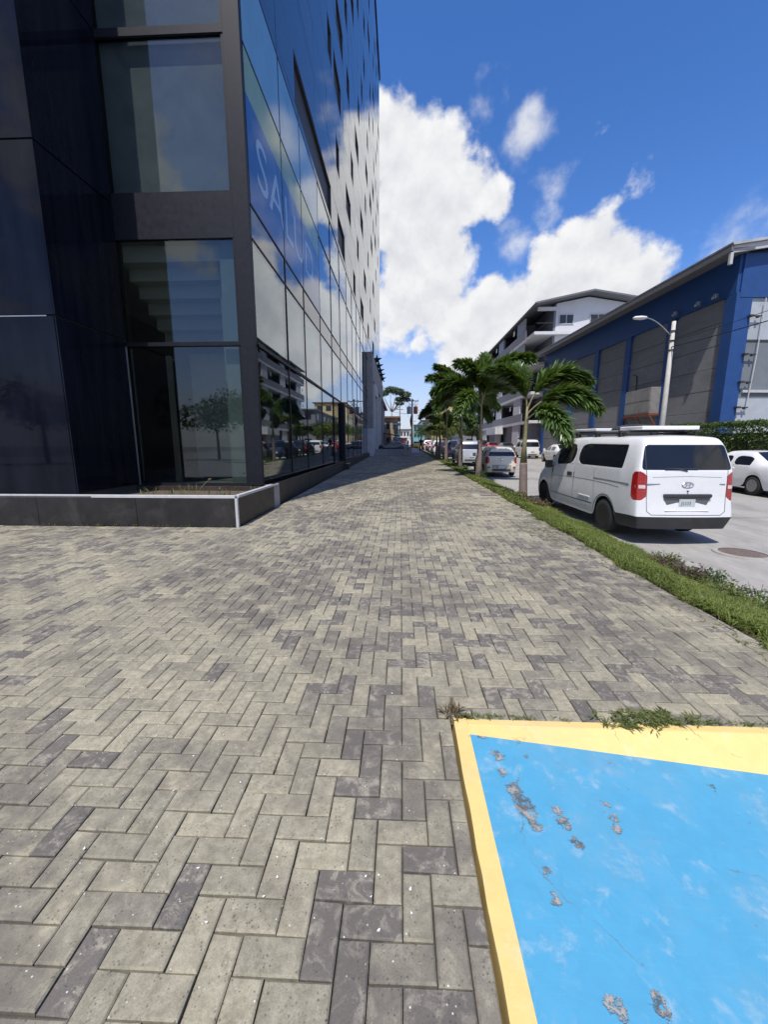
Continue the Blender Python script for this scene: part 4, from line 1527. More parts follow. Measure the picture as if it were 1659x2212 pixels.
for i, (x, y, h, r_, m_, lab) in enumerate(TR):
    rr = random.Random(100 + i)
    bl = [(rr.uniform(-.5, .5) * r_, rr.uniform(-.5, .5) * r_, h * .62 + rr.uniform(-.2, .3) * r_, r_ * rr.uniform(.45, .7), r_ * rr.uniform(.45, .7), r_ * rr.uniform(.35, .55)) for _ in range(6)]
    tree('street_tree', lab, (x, y, zg(y) - .3), h, bl, 2600, .16, m_, 'bark', 50 + i, 'trees along the far street', .14, .40)
# trees standing behind the viewer across the plaza (they show mirrored in the glass front)
for i, (x, y, h, r_) in enumerate([(-15, -26, 8, 3.6), (-6.5, -34, 9, 4.0), (3, -38, 8.5, 3.8), (-24, -34, 9, 4.2), (-33, -22, 8, 3.8), (13, -30, 9, 4)]):
    rr = random.Random(300 + i)
    bl = [(rr.uniform(-.6, .6) * r_, rr.uniform(-.5, .5) * r_, h * .66 + rr.uniform(-.3, .3) * r_, r_ * rr.uniform(.4, .65), r_ * rr.uniform(.4, .65), r_ * rr.uniform(.35, .5)) for _ in range(8)]
    tree('plaza_tree', 'leafy tree %s behind the plaza, mirrored in the glass front' % ('left of centre', 'near the middle', 'right of the middle', 'further left', 'at the far left', 'at the far right')[i], (x, y, zg(y)), h, bl, 2600, .22, 'tree_leaf', 'bark', 80 + i, 'trees behind the plaza', .22, .42)

# ================================================================== VEHICLES
def lerp_tab(tab, y):
    if y <= tab[0][0]:
        return tab[0][1]
    for (a, va), (b, vb) in zip(tab[:-1], tab[1:]):
        if y <= b:
            q = (y - a) / (b - a)
            return va + (vb - va) * q
    return tab[-1][1]


COLF = (-1.0, -.84, 0.0, .84, 1.0)


def shell(spec):
    """control cage of a car body -> smooth surface split into parts; returns {part: mesh}"""
    L, r_arch, wr_ = spec['len'], spec['arch'], spec['wheel_r']
    ys = set(spec['stations'])
    for wy in spec['wheels']:
        for d in (0, .5, .82, 1.03):
            ys.add(round(wy - r_arch * d, 4))
            ys.add(round(wy + r_arch * d, 4))
    ys = sorted(y for y in ys if 0 <= y <= L)
    out = [ys[0]]
    for y in ys[1:]:
        if y - out[-1] > .055 or y in spec['stations']:
            if y - out[-1] < .03:
                out[-1] = y
            else:
                out.append(y)
    ys = out
    nl = len(spec['z'])
    P = []
    for y in ys:
        row = []
        for l in range(nl):
            row.append([lerp_tab(spec['w'][l], y), lerp_tab(spec['z'][l], y)])
        for wy in spec['wheels']:
            d = abs(y - wy)
            if d < r_arch:
                h = wr_ + math.sqrt(r_arch ** 2 - d * d)
                row[0][1] = max(row[0][1], h)
                row[1][1] = max(row[1][1], h + .05)
                row[2][1] = max(row[2][1], h + .10)
                row[0][0] = row[1][0]
        P.append(row)
    bm = bmesh.new()
    dy0, dy1 = spec.get('rear_dy', [0] * nl), spec.get('front_dy', [0] * nl)
    ns = len(ys)

    def YY(s, l):
        y = ys[s]
        q = max(0, 1 - y / spec.get('rear_len', .6))
        y += dy0[l] * q
        q = max(0, 1 - (L - y) / spec.get('front_len', .5))
        return y + dy1[l] * q
    vl = [[bm.verts.new((-P[s][l][0], YY(s, l), P[s][l][1])) for l in range(nl)] for s in range(ns)]
    vr = [[bm.verts.new((P[s][l][0], YY(s, l), P[s][l][1])) for l in range(nl)] for s in range(ns)]
    crown = spec.get('crown', .03)
    T = [[vl[s][-1]] + [bm.verts.new((c * P[s][-1][0], YY(s, nl - 1), P[s][-1][1] + crown * (1 - c * c))) for c in COLF[1:-1]] + [vr[s][-1]] for s in range(ns)]
    Bt = [[vl[s][0]] + [bm.verts.new((c * P[s][0][0], YY(s, 0), P[s][0][1] + (.0 if True else 0))) for c in COLF[1:-1]] + [vr[s][0]] for s in range(ns)]
    parts = ['body']
    pidx = {'body': 0}
    fl = []

    def face(vs, tagv):
        try:
            f = bm.faces.new(vs)
        except ValueError:
            return
        p = spec['part'](tagv, ys)
        if p not in pidx:
            pidx[p] = len(parts)
            parts.append(p)
        f.material_index = pidx[p]
        fl.append((f, p))
    for s in range(ns - 1):
        for l in range(nl - 1):
            face((vl[s][l], vl[s][l + 1], vl[s + 1][l + 1], vl[s + 1][l]), ('L', s, l))
            face((vr[s][l], vr[s + 1][l], vr[s + 1][l + 1], vr[s][l + 1]), ('R', s, l))
        for c in range(4):
            face((T[s][c], T[s][c + 1], T[s + 1][c + 1], T[s + 1][c]), ('T', s, c))
            face((Bt[s][c + 1], Bt[s][c], Bt[s + 1][c], Bt[s + 1][c + 1]), ('B', s, c))
    for (s, nm, bulge) in ((0, 'rear', -spec.get('rear_bulge', .05)), (ns - 1, 'front', spec.get('front_bulge', .10))):
        rows = []
        for l in range(nl):
            if l == 0:
                rows.append(Bt[s])
            elif l == nl - 1:
                rows.append(T[s])
            else:
                rows.append([vl[s][l]] + [bm.verts.new((c * P[s][l][0], YY(s, l) + bulge * (1 - c * c), P[s][l][1])) for c in COLF[1:-1]] + [vr[s][l]])
        for c in COLF[1:-1]:
            pass
        for k in (1, 2, 3):
            rows[0][k].co.y += bulge * (1 - COLF[k] ** 2) if True else 0
        for l in range(nl - 1):
            for c in range(4):
                q = (rows[l][c], rows[l][c + 1], rows[l + 1][c + 1], rows[l + 1][c])
                face(q if nm == 'rear' else q[::-1], (nm, l, c))
    bmesh.ops.recalc_face_normals(bm, faces=bm.faces)
    # sharpen where lamps, bumpers and windows meet the body
    cl = bm.edges.layers.float.get('crease_edge') or bm.edges.layers.float.new('crease_edge')
    for p in parts[1:]:
        fs = [f for f, q in fl if q == p and f.is_valid]
        if (p if isinstance(p, str) else p[0]).endswith('window') or p == 'windscreen':
            res = bmesh.ops.inset_region(bm, faces=fs, thickness=spec.get('inset', .035), depth=-.004, use_even_offset=True)
            for f in res['faces']:
                f.material_index = pidx['body']
    wset = {pidx[p] for p in parts[1:] if 'window' in p[0] or p == 'windscreen' or p == 'rear_window'}
    for e in bm.edges:
        ms = {f.material_index for f in e.link_faces}
        if len(ms) > 1:
            e[cl] = 1.0 if ms & wset else .75
    vcl = bm.verts.layers.float.get('crease_vert') or bm.verts.layers.float.new('crease_vert')
    for v in bm.verts:
        be_ = [e for e in v.link_edges if len({f.material_index for f in e.link_faces}) > 1 and ({f.material_index for f in e.link_faces} & wset)]
        if len(be_) == 2:
            a_ = (be_[0].other_vert(v).co - v.co).normalized()
            b_ = (be_[1].other_vert(v).co - v.co).normalized()
            if a_.dot(b_) > -.80:
                v[vcl] = .85
    me = bpy.data.meshes.new('cage')
    bm.to_mesh(me)
    bm.free()
    o = bpy.data.objects.new('cage', me)
    COL.objects.link(o)
    md = o.modifiers.new('s', 'SUBSURF')
    md.levels = spec.get('levels', 2)
    md.render_levels = md.levels
    ev = bpy.data.meshes.new_from_object(o.evaluated_get(bpy.context.evaluated_depsgraph_get()))
    COL.objects.unlink(o)
    bpy.data.objects.remove(o)
    n = len(ev.vertices)
    co = np.empty(n * 3)
    ev.vertices.foreach_get('co', co)
    co = co.reshape(-1, 3)
    res = {}
    polys = [(p.material_index, tuple(p.vertices)) for p in ev.polygons]
    for i, p in enumerate(parts):
        ff = [v for (mi, v) in polys if mi == i]
        if not ff:
            continue
        used = sorted({k for f in ff for k in f})
        mp = {k: j for j, k in enumerate(used)}
        m2 = bpy.data.meshes.new(p if isinstance(p, str) else p[0])
        m2.from_pydata([tuple(co[k]) for k in used], [], [tuple(mp[k] for k in f) for f in ff])
        m2.polygons.foreach_set('use_smooth', [True] * len(m2.polygons))
        res[p] = m2
    return res


def wheel_mesh(r, wd):
    t = MB()
    t.lathe([(r * .60, -wd / 2), (r * .90, -wd / 2), (r * .985, -wd * .36), (r, -wd * .2), (r, wd * .2), (r * .985, wd * .36), (r * .90, wd / 2), (r * .60, wd / 2)], 28, 'x')
    return t.mesh('wheel', MATS['tyre_rubber'], smooth=True)


def rim_mesh(r, wd, m, spokes):
    t = MB()
    t.lathe([(r * .10, -wd * .30), (r * .62, -wd * .22)], 24, 'x')
    t.lathe([(r * .66, -wd * .50), (r * .58, -wd * .47), (r * .55, -wd * .25)], 28, 'x')
    for k in range(spokes):
        a = 2 * math.pi * k / spokes
        M = Matrix.Rotation(a, 4, 'X')
        t.box(-wd * .44, -wd * .30, -r * .07, r * .07, r * .08, r * .60, M=M)
    t.lathe([(r * .02, -wd * .50), (r * .13, -wd * .48), (r * .16, -wd * .30)], 16, 'x')
    return t.mesh('rim', MATS[m])


BODY_MATS = {'side_window': 'car_glass', 'rear_window': 'car_glass', 'windscreen': 'car_glass', 'tail_lamp': 'tail_red', 'bumper': 'bumper_black', 'head_lamp': 'head_clear', 'underbody': 'well_black'}


def make_vehicle(name, label, cat, spec, paint, rim='rim_alloy', spokes=7, group='cars parked along the street', bumper_paint=None):
    t = thing(name, label, cat, (0, 0, 0), 0, group)
    for p, me in shell(spec).items():
        nm = p if isinstance(p, str) else p[0]
        m = paint if nm == 'body' else BODY_MATS[nm]
        if nm == 'bumper' and bumper_paint:
            m = bumper_paint
        me.materials.clear()
        me.materials.append(MATS[m])
        obj(nm, me, t)
    r, wd = spec['wheel_r'], spec.get('tyre_w', .2)
    wm, rm = wheel_mesh(r, wd), rim_mesh(r, wd, rim, spokes)
    for wy in spec['wheels']:
        for s in (-1, 1):
            wo = obj('wheel', wm, t, (s * (spec['track'] - wd / 2), wy, r), (0, 0, 0 if s < 0 else math.pi))
            obj('rim', rm, wo)
    W, L, H = spec['W'], spec['len'], spec['H']
    # dark tray that fills the wheel wells from inside
    tr = MB().box(-W * .60, W * .60, .25, L - .3, spec['gc'] + .05, spec['gc'] + .42)
    tr.build('floor_pan', MATS['well_black'], t)
    for s in (-1, 1):                                     # door mirrors
        y = spec['mirror'][0]
        z = spec['mirror'][1]
        mb = MB()
        mb.box(s * (W - .02) - .0, s * (W + .05), y - .03, y + .03, z - .05, z + .0)
        mb.box(min(s * (W + .03), s * (W + .20)), max(s * (W + .03), s * (W + .20)), y - .06, y + .06, z - .06, z + .13)
        mb.build('door_mirror', MATS[spec.get('mirror_mat', paint)], t, bevel=.02)
    for hy in spec.get('handles', ()):
        for s in (-1, 1):
            MB().box(min(s * (W * .975), s * (W + .022)), max(s * (W * .975), s * (W + .022)), hy - .09, hy + .09, spec['handle_z'], spec['handle_z'] + .04).build('door_handle', MATS[paint], t, bevel=.008)
    return t


def generic_spec(kind, **k):
    S = dict(hatch=dict(len=3.6, W=.79, H=1.47, r=.285, wheels=(.62, 2.98), gc=.20, belt=.97, hood=.74, rr=.16, rf=2.05, wb=2.78, trunk=None),
             suv=dict(len=4.6, W=.90, H=1.74, r=.36, wheels=(.88, 3.62), gc=.26, belt=1.10, hood=.96, rr=.30, rf=2.6, wb=3.35, trunk=None),
             sedan=dict(len=4.42, W=.86, H=1.45, r=.315, wheels=(.98, 3.55), gc=.20, belt=.94, hood=.72, rr=1.38, rf=2.45, wb=3.25, trunk=.80),
             minivan=dict(len=3.85, W=.76, H=1.82, r=.28, wheels=(.66, 2.85), gc=.22, belt=1.05, hood=.95, rr=.14, rf=2.75, wb=3.45, trunk=None))[kind]
    S.update(k)
    L, W, H, gc, belt = S['len'], S['W'], S['H'], S['gc'], S['belt']
    rr, rf, wb, hood = S['rr'], S['rf'], S['wb'], S['hood']
    sp = dict(len=L, W=W, H=H, gc=gc, wheel_r=S['r'], arch=S['r'] * 1.20, wheels=S['wheels'], track=W * .985)
    wend = lambda f, q: [(0, f * W * .93), (.18, f * W), (L - .75, f * W), (L - .25, f * W * .90), (L, f * W * q)]
    hz = belt + (hood - belt) * .25
    beltz = [(0, belt + .03 if S['trunk'] is None else belt + .02), (wb * .5, belt), (wb, belt - .02), (wb + .05, hz + .05), (L, hood - .10)]
    if S['trunk'] is None:
        l4 = [(0, H - .20), (rr, H - .16), (rf, H - .15), (wb, belt + .05), (L, hood - .04)]
        l5 = [(0, H - .08), (rr + .1, H - .02), ((rr + rf) / 2, H), (rf, H - .03), (wb, belt + .09), (L, hood)]
        w4 = [(0, W * .77), (rr + .2, W * .80), (rf, W * .80), (wb, W * .86), (L, W * .62)]
        w5 = [(0, W * .64), (rr + .2, W * .68), (rf, W * .68), (wb, W * .68), (L, W * .5)]
        st = [0, .13, .42, rr + .32, rf - 1.05, rf - .98, rf, wb, L - .3, L]
        dy = [.04, -.02, 0, .03, rr * .9, rr]
    else:
        tz = S['trunk']
        tk = belt + .10
        l4 = [(0, tk - .03), (tz, tk + .02), (rr, H - .14), (rf, H - .14), (wb, belt + .05), (L, hood - .04)]
        l5 = [(0, tk + .02), (tz, tk + .06), (rr, H - .02), ((rr + rf) / 2, H), (rf, H - .03), (wb, belt + .09), (L, hood)]
        w4 = [(0, W * .82), (tz, W * .84), (rr, W * .77), (rf, W * .78), (wb, W * .86), (L, W * .62)]
        w5 = [(0, W * .70), (tz, W * .70), (rr, W * .64), (rf, W * .66), (wb, W * .68), (L, W * .5)]
        st = [0, .13, .45, tz, rr, (rr + rf) / 2 + .05, (rr + rf) / 2 + .12, rf, wb, L - .3, L]
        dy = [.06, -.02, 0, .02, .03, .06]
    sp['z'] = [[(0, gc + .03), (.3, gc), (L - .3, gc), (L, gc + .02)], [(0, gc + .24), (L, gc + .22)], [(0, (gc + belt) * .52 + .05), (L, (gc + hood) * .5)], beltz, l4, l5]
    sp['w'] = [wend(.93, .72), wend(.985, .78), wend(1.0, .80), wend(.975, .72), w4, w5]
    sp['stations'] = st
    sp['rear_dy'] = dy
    sp['rear_len'] = .5
    sp['handles'] = ((rr + rf) / 2 + .0, rf + .15) if S['trunk'] else (rf - 1.15,)
    sp['handle_z'] = belt - .12
    sp['mirror'] = (wb - .28, belt + .02)
    trunk = S['trunk']

    def part(tg, ys):
        a, s, l = tg
        if a == 'B':
            return 'underbody'
        if a in 'LR' and l == 3:
            mid = (ys[s] + ys[s + 1]) / 2
            if trunk is None:
                if .42 < mid < rf - 1.05 + .01:
                    return ('side_window', a, 0)
                if rf - .98 < mid < wb - .12 and mid < rf + (wb - rf) * .62:
                    return ('side_window', a, 1)
            else:
                m_ = (rr + rf) / 2
                if rr * .80 < mid < m_ + .05:
                    return ('side_window', a, 0)
                if m_ + .12 < mid < rf + (wb - rf) * .62:
                    return ('side_window', a, 1)
        if a == 'T' and l in (0, 1, 2, 3):
            mid = (ys[s] + ys[s + 1]) / 2
            if rf < mid < wb:
                return 'windscreen'
            if trunk is not None and trunk < mid < rr:
                return 'rear_window'
        if a == 'rear':
            if trunk is None and s == 3:
                return 'rear_window'
            if s == 2 and l in (0, 3):
                return ('tail_lamp', l)
        if a in 'LR' and l == 2 and ys[s + 1] <= .14:
            return ('tail_lamp', 0 if a == 'L' else 3)
        if a == 'front' and s == 2 and l in (0, 3):
            return ('head_lamp', l)
        return 'body'
    sp['part'] = part
    return sp


def fit_out(t, spec, plate_z, wiper=True, plate_w=.34, low=True):
    """plate, wiper, high lamp and lower bumper insert on the tail"""
    L, W = spec['len'], spec['W']
    yb = -.052 - .0
    MB().box(-plate_w / 2, plate_w / 2, yb - .035, yb - .0, plate_z, plate_z + .15).build('number_plate', MATS['plate'], t, bevel=.004)
    if low:
        MB().box(-W * .55, W * .55, yb - .030, yb + .05, spec['gc'] + .10, spec['gc'] + .20).build('bumper_insert', MATS['bumper_black'], t, bevel=.01)


def place(t, x, y, rz=0.0, dz=0.0):
    t.location = (x, y, zg(y + 2) + ROAD_Z + .02 + dz)
    t.rotation_euler = (math.atan(.012), 0, rz)
    return t


# ------------------------------------------------------------------ the white van
vs_ = dict(len=5.05, W=.87, H=1.92, gc=.25, wheel_r=.335, arch=.405, wheels=(1.02, 4.18), track=.86, tyre_w=.21, crown=.035, inset=.03,
           z=[[(0, .27), (.5, .25), (5.05, .25)],
              [(0, .50), (.35, .50), (.6, .46), (4.7, .46), (5.05, .5)],
              [(0, .78), (5.05, .72)],
              [(0, 1.29), (2.5, 1.26), (3.55, 1.18), (4.2, 1.10), (4.75, .97), (5.05, .84)],
              [(0, 1.78), (3.15, 1.78), (3.5, 1.66), (4.22, 1.17), (4.75, 1.03), (5.05, .88)],
              [(0, 1.87), (.4, 1.895), (2.9, 1.90), (3.25, 1.86), (4.25, 1.21), (4.75, 1.06), (5.05, .91)]],
           w=[[(0, .78), (.25, .83), (4.6, .82), (5.05, .60)],
              [(0, .845), (.2, .87), (4.6, .86), (4.9, .78), (5.05, .66)],
              [(0, .83), (.2, .87), (4.5, .865), (4.9, .78), (5.05, .66)],
              [(0, .82), (.2, .855), (3.6, .85), (4.6, .80), (5.05, .58)],
              [(0, .715), (.2, .745), (3.2, .745), (4.22, .77), (4.75, .70), (5.05, .52)],
              [(0, .63), (.25, .66), (3.1, .66), (4.25, .66), (4.75, .60), (5.05, .44)]],
           stations=[0, .07, .17, .50, 1.6, 2.38, 2.47, 3.15, 3.5, 4.22, 4.7, 5.05],
           rear_dy=[.02, -.05, .0, .045, .20, .27], rear_len=.55, rear_bulge=.055, levels=2,
           mirror=(3.62, 1.18), mirror_mat='bumper_black', handles=(), handle_z=.9)


def van_part(tg, ys):
    a, s, l = tg
    if a == 'B':
        return 'underbody'
    if a in 'LR':
        mid = (ys[s] + ys[s + 1]) / 2
        if l == 3 and .50 < mid < 2.38:
            return ('side_window', a, 0)
        if l == 3 and 2.47 < mid < 3.56:
            return ('side_window', a, 1)
        if l == 2 and ys[s + 1] <= .18:
            return ('tail_lamp', 0 if a == 'L' else 3)
        if l == 0 and ys[s + 1] <= 1.02 - .405 * .8:
            return 'bumper'
    if a == 'T' and 3.3 < (ys[s] + ys[s + 1]) / 2 < 4.22:
        return 'windscreen'
    if a == 'rear':
        if s == 3:
            return 'rear_window'
        if s == 2 and l in (0, 3):
            return ('tail_lamp', l)
        if s == 0:
            return 'bumper'
    if a == 'front' and s == 3 and l in (0, 3):
        return ('head_lamp', l)
    return 'body'


vs_['part'] = van_part
VAN = make_vehicle('passenger_van', 'white passenger van with white roof rack panel parked beside the palm verge', 'van', vs_, 'paint_white', 'rim_steel', 10, None)
# tail details, each set on the actual curve of the tailgate
from mathutils.bvhtree import BVHTree


def tail_bvh(t):
    vv, ff = [], []
    for ch in t.children:
        if ch.name.split('.')[0] in ('body', 'rear_window', 'bumper', 'tail_lamp', 'side_window'):
            o = len(vv)
            vv += [v.co.copy() for v in ch.data.vertices]
            ff += [tuple(i + o for i in p.vertices) for p in ch.data.polygons]
    return BVHTree.FromPolygons(vv, ff)


VB = tail_bvh(VAN)


def ty(x, z):
    h = VB.ray_cast(Vector((x, -2, z)), Vector((0, 1, 0)))
    return h[0].y if h[0] is not None else 0.0


def sx(y, z):
    h = VB.ray_cast(Vector((-3, y, z)), Vector((1, 0, 0)))
    return -h[0].x if h[0] is not None else .86


TY = ty(0, .8)
MB().box(-.41, .41, TY - .035, TY + .03, .845, .905).build('grab_bar', MATS['bumper_black'], VAN, bevel=.012)
mb = MB()
v, f = [], []
for (x, z) in ((-.40, .84), (.40, .84), (.34, .70), (.22, .655), (-.22, .655), (-.34, .70)):
    v.append((x, TY - .004, z))
    v.append((x, TY + .05, z))
mb.add(v, [(0, 2, 4, 6, 8, 10)] + [(2 * i, 2 * i + 1, (2 * i + 3) % 12, (2 * i + 2) % 12) for i in range(6)])
mb.build('plate_recess', MATS['paint_grey'], VAN)
MATS_plate = MB().box(-.14, .14, TY - .018, TY - .006, .685, .815).build('number_plate', MATS['plate'], VAN, bevel=.003)
MX = Matrix(((1, 0, 0, -.105), (0, 0, -1, TY - .019), (0, 1, 0, .715), (0, 0, 0, 1)))
text('plate_number', 'J5333', .082, 'plate_ink', MATS_plate, MX, .001, .95)
MB().box(-.38, .38, ty(0, .61) - .006, ty(0, .61) + .02, .605, .620).build('tailgate_crease', MATS['paint_white'], VAN, bevel=.004)
# oval badge with a slanted H
em = MB()
for k in range(28):
    t0, t1 = 2 * math.pi * k / 28, 2 * math.pi * (k + 1) / 28
    for (ra, rb) in ((1.0, .84),):
        em.add([(math.cos(t) * .105 * q, TY - .012 if j else TY - .006, 1.06 + math.sin(t) * .055 * q) for t in (t0, t1) for (q, j) in ((1.0, 0), (.92, 1), (.80, 0))], [(0, 1, 4, 3), (1, 2, 5, 4)])
for s in (-1, 1):
    em.add([(s * .035 - .018, TY - .008, 1.018), (s * .035 + .000, TY - .008, 1.018), (s * .035 + .022, TY - .008, 1.102), (s * .035 + .004, TY - .008, 1.102)], [(0, 1, 2, 3)])
em.add([(-.035, TY - .008, 1.046), (.032, TY - .008, 1.062), (.036, TY - .008, 1.074), (-.031, TY - .008, 1.058)], [(0, 1, 2, 3)])
bo = em.build('badge', MATS['chrome'], VAN)
bo.location.y = ty(0, 1.06) - TY - .002
for (x0, x1) in ((-.70, -.46), (.56, .66)):
    qy = ty((x0 + x1) / 2, 1.07)
    MB().box(x0, x1, qy - .006, qy + .03, 1.058, 1.082).build('nameplate', MATS['metal_grey'], VAN, bevel=.003)
MB().lathe([(.0, TY - .008), (.012, TY - .008), (.012, TY + .03)], 10, 'y', (0, 0, .955)).build('lock', MATS['bumper_black'], VAN)
mb = MB()
WY = ty(0, 1.345)
mb.tube([(-.02, WY - .02, 1.30), (-.15, WY - .02, 1.335), (-.38, WY - .02, 1.35)], [.012, .010, .006], 6)
mb.box(-.40, .16, WY - .02, WY - .006, 1.332, 1.350)
mb.build('rear_wiper', MATS['bumper_black'], VAN)
MB().box(-.02, .02, ty(0, 1.84) - .012, ty(0, 1.84) + .02, 1.83, 1.85).build('washer_jet', MATS['paint_white'], VAN, bevel=.004)
for s in (-1, 1):                                        # clear strip of each tail lamp
    x0, x1 = s * .735, s * .885
    mb = MB()
    v = []
    for k in range(6):
        xx_ = s * (.715 + .125 * k / 5)
        for zz_ in (.995, 1.055):
            v.append((xx_, ty(xx_, zz_) - .004, zz_))
    mb.add(v, [(2 * k, 2 * k + 2, 2 * k + 3, 2 * k + 1) for k in range(5)])
    mb.build('reverse_lamp', MATS['tail_clear'], VAN)
def tail_line(pts, wd, m, name, off=.0015, n=10):
    """a thin seam laid on the tail surface through (x, z) points"""
    mb = MB()
    pp = []
    for (a, b) in zip(pts[:-1], pts[1:]):
        for k in range(n):
            q = k / n
            pp.append((a[0] + (b[0] - a[0]) * q, a[1] + (b[1] - a[1]) * q))
    pp.append(pts[-1])
    for (a, b) in zip(pp[:-1], pp[1:]):
        d = Vector((b[0] - a[0], b[1] - a[1]))
        d.normalize()
        nx, nz = -d.y * wd / 2, d.x * wd / 2
        q = [(a[0] + nx, a[1] + nz), (b[0] + nx, b[1] + nz), (b[0] - nx, b[1] - nz), (a[0] - nx, a[1] - nz)]
        mb.add([(x, ty(x, z) - off, z) for (x, z) in q], [(0, 1, 2, 3)])
    return mb.build(name, MATS[m], VAN)


def side_line(s, pts, wd, m, name, off=.0015, n=10):
    mb = MB()
    pp = []
    for (a, b) in zip(pts[:-1], pts[1:]):
        for k in range(n):
            q = k / n
            pp.append((a[0] + (b[0] - a[0]) * q, a[1] + (b[1] - a[1]) * q))
    pp.append(pts[-1])
    for (a, b) in zip(pp[:-1], pp[1:]):
        d = Vector((b[0] - a[0], b[1] - a[1]))
        d.normalize()
        nx, nz = -d.y * wd / 2, d.x * wd / 2
        q = [(a[0] + nx, a[1] + nz), (b[0] + nx, b[1] + nz), (b[0] - nx, b[1] - nz), (a[0] - nx, a[1] - nz)]
        mb.add([(s * (sx(y, z) + off), y, z) for (y, z) in q], [(0, 1, 2, 3)])
    return mb.build(name, MATS[m], VAN)


tail_line([(-.69, 1.77), (-.705, 1.30), (-.69, 1.0), (-.68, .60), (-.60, .535), (.60, .535), (.68, .60), (.69, 1.0), (.705, 1.30), (.69, 1.77)], .010, 'bumper_black', 'tailgate_seam')
tail_line([(-.60, 1.19), (0, 1.21), (.60, 1.19)], .006, 'paint_grey', 'press_line')
for s in (-1, 1):
    for z in (.88, .94, 1.12, 1.20):
        tail_line([(s * .715, z), (s * .835, z)], .008, 'paint_red', 'lens_rib', .003, 5)
    side_line(s, [(2.43, 1.74), (2.425, 1.3), (2.42, .52)], .009, 'bumper_black', 'door_seam')
    side_line(s, [(1.52, 1.24), (1.50, .95), (1.46, .80), (1.42, .52)], .008, 'bumper_black', 'door_seam')
    side_line(s, [(3.66, 1.12), (3.70, .9), (3.66, .52)], .009, 'bumper_black', 'door_seam')
    side_line(s, [(.55, .955), (.9, .975), (1.6, .985), (2.4, .975), (3.6, .93)], .010, 'paint_grey', 'press_line')
    side_line(s, [(1.48, .50), (2.4, .49), (3.72, .49)], .016, 'bumper_black', 'sill_seam')
    ap = [(1.02 + .425 * math.cos(R(a)), .335 + .425 * math.sin(R(a))) for a in range(10, 171, 16)]
    side_line(s, ap, .022, 'paint_grey', 'arch_lip', .002, 3)
# side details (the kerb side shows)
for s in (-1, 1):
    mb = MB()
    q_ = sx(2.65, 1.03)
    mb.box(min(s * (q_ - .03), s * (q_ + .012)), max(s * (q_ - .03), s * (q_ + .012)), 2.52, 2.78, .985, 1.085)
    mb.build('door_handle', MATS['bumper_black'], VAN, bevel=.015)
    mb = MB()
    q_ = sx(.8, 1.05)
    mb.box(min(s * (q_ - .03), s * (q_ + .004)), max(s * (q_ - .03), s * (q_ + .004)), .25, 1.5, 1.035, 1.06)
    mb.build('slide_rail', MATS['metal_grey'], VAN, bevel=.004)
    q_ = sx(1.8, .62)
    MB().box(min(s * (q_ - .03), s * (q_ + .012)), max(s * (q_ - .03), s * (q_ + .012)), 1.6, 2.1, .60, .635).build('rub_strip', MATS['paint_white'], VAN, bevel=.008)
    for y in (2.42, 3.66):
        q_ = sx(y, .8)
        MB().box(min(s * (q_ - .04), s * (q_ + .0015)), max(s * (q_ - .04), s * (q_ + .0015)), y - .005, y + .005, .55, 1.10).build('door_gap', MATS['bumper_black'], VAN)
# roof rack: two white panels on dark rails
RK = MB()
RK.box(-.62, -.56, .9, 3.2, 1.945, 1.985).box(.56, .62, .9, 3.2, 1.945, 1.985)
for y in (1.1, 2.0, 2.9):
    RK.box(-.66, .66, y - .03, y + .03, 1.985, 2.02)
    for s in (-1, 1):
        RK.box(s * .60 - .04, s * .60 + .04, y - .05, y + .05, 1.89, 1.99)
rk = RK.build('roof_rack', MATS['bumper_black'], VAN, bevel=.008)
MB().box(-.45, .62, .70, 1.45, 2.025, 2.095).build('rack_panel', MATS['rack_white'], rk, bevel=.012)
MB().box(-.60, .30, 2.1, 3.25, 2.025, 2.085).build('rack_panel', MATS['rack_white'], rk, bevel=.012)
mb = MB()
prof = [(math.cos(R(180 * k / 10)) * .52, math.sin(R(180 * k / 10)) * .13) for k in range(11)]
mb.prism([(p[0] + .05, p[1] + 2.03) for p in prof], 'y', 1.55, 1.75)
mb.build('rack_fairing', MATS['bumper_black'], rk)
place(VAN, 5.01, 7.10, R(1.6))

# ------------------------------------------------------------------ other cars
sp_h = generic_spec('hatch')
sp_s = generic_spec('suv')
sp_d = generic_spec('sedan')
sp_m = generic_spec('minivan')
G1 = 'cars parked along the verge'
G2 = 'cars parked along the far kerb'
hat = make_vehicle('hatchback', 'cream hatchback with dark rear window parked ahead of the white van', 'car', sp_h, 'paint_cream', 'rim_steel', 9, G1)
fit_out(hat, sp_h, .42)
MB().box(-.07, .07, -.075, -.045, .83, .90).build('badge', MATS['chrome'], hat, bevel=.01)
MB().box(-.46, .46, -.072, -.03, .37, .60).build('plate_recess', MATS['kerb_concrete'], hat, bevel=.01)
for s in (-1, 1):
    MB().box(s * .62 - .06, s * .62 + .06, -.05, .02, .44, .52).build('reflector', MATS['tail_red'], hat, bevel=.01)
place(hat, 5.02, 19.95)
suv = make_vehicle('suv', 'silver SUV with dark rear window parked ahead of the cream hatchback', 'car', sp_s, 'paint_silver', 'rim_alloy', 6, G1)
fit_out(suv, sp_s, .62)
place(suv, 5.0, 28.2)
sed = make_vehicle('sedan', 'bright white sedan across the road in front of the hedge', 'car', sp_d, 'paint_bright_white', 'rim_alloy', 9, G2)
fit_out(sed, sp_d, .55)
place(sed, 12.62, 12.72, R(-1.5))
mv = make_vehicle('minivan', 'small white minivan with ladder rack parked on the far side of the road', 'van', sp_m, 'paint_white', 'rim_steel', 8, G2)
fit_out(mv, sp_m, .60)
mb = MB()
for k in range(5):
    y = .3 + k * .65
    mb.box(-.6, .6, y, y + .05, 1.92, 1.96)
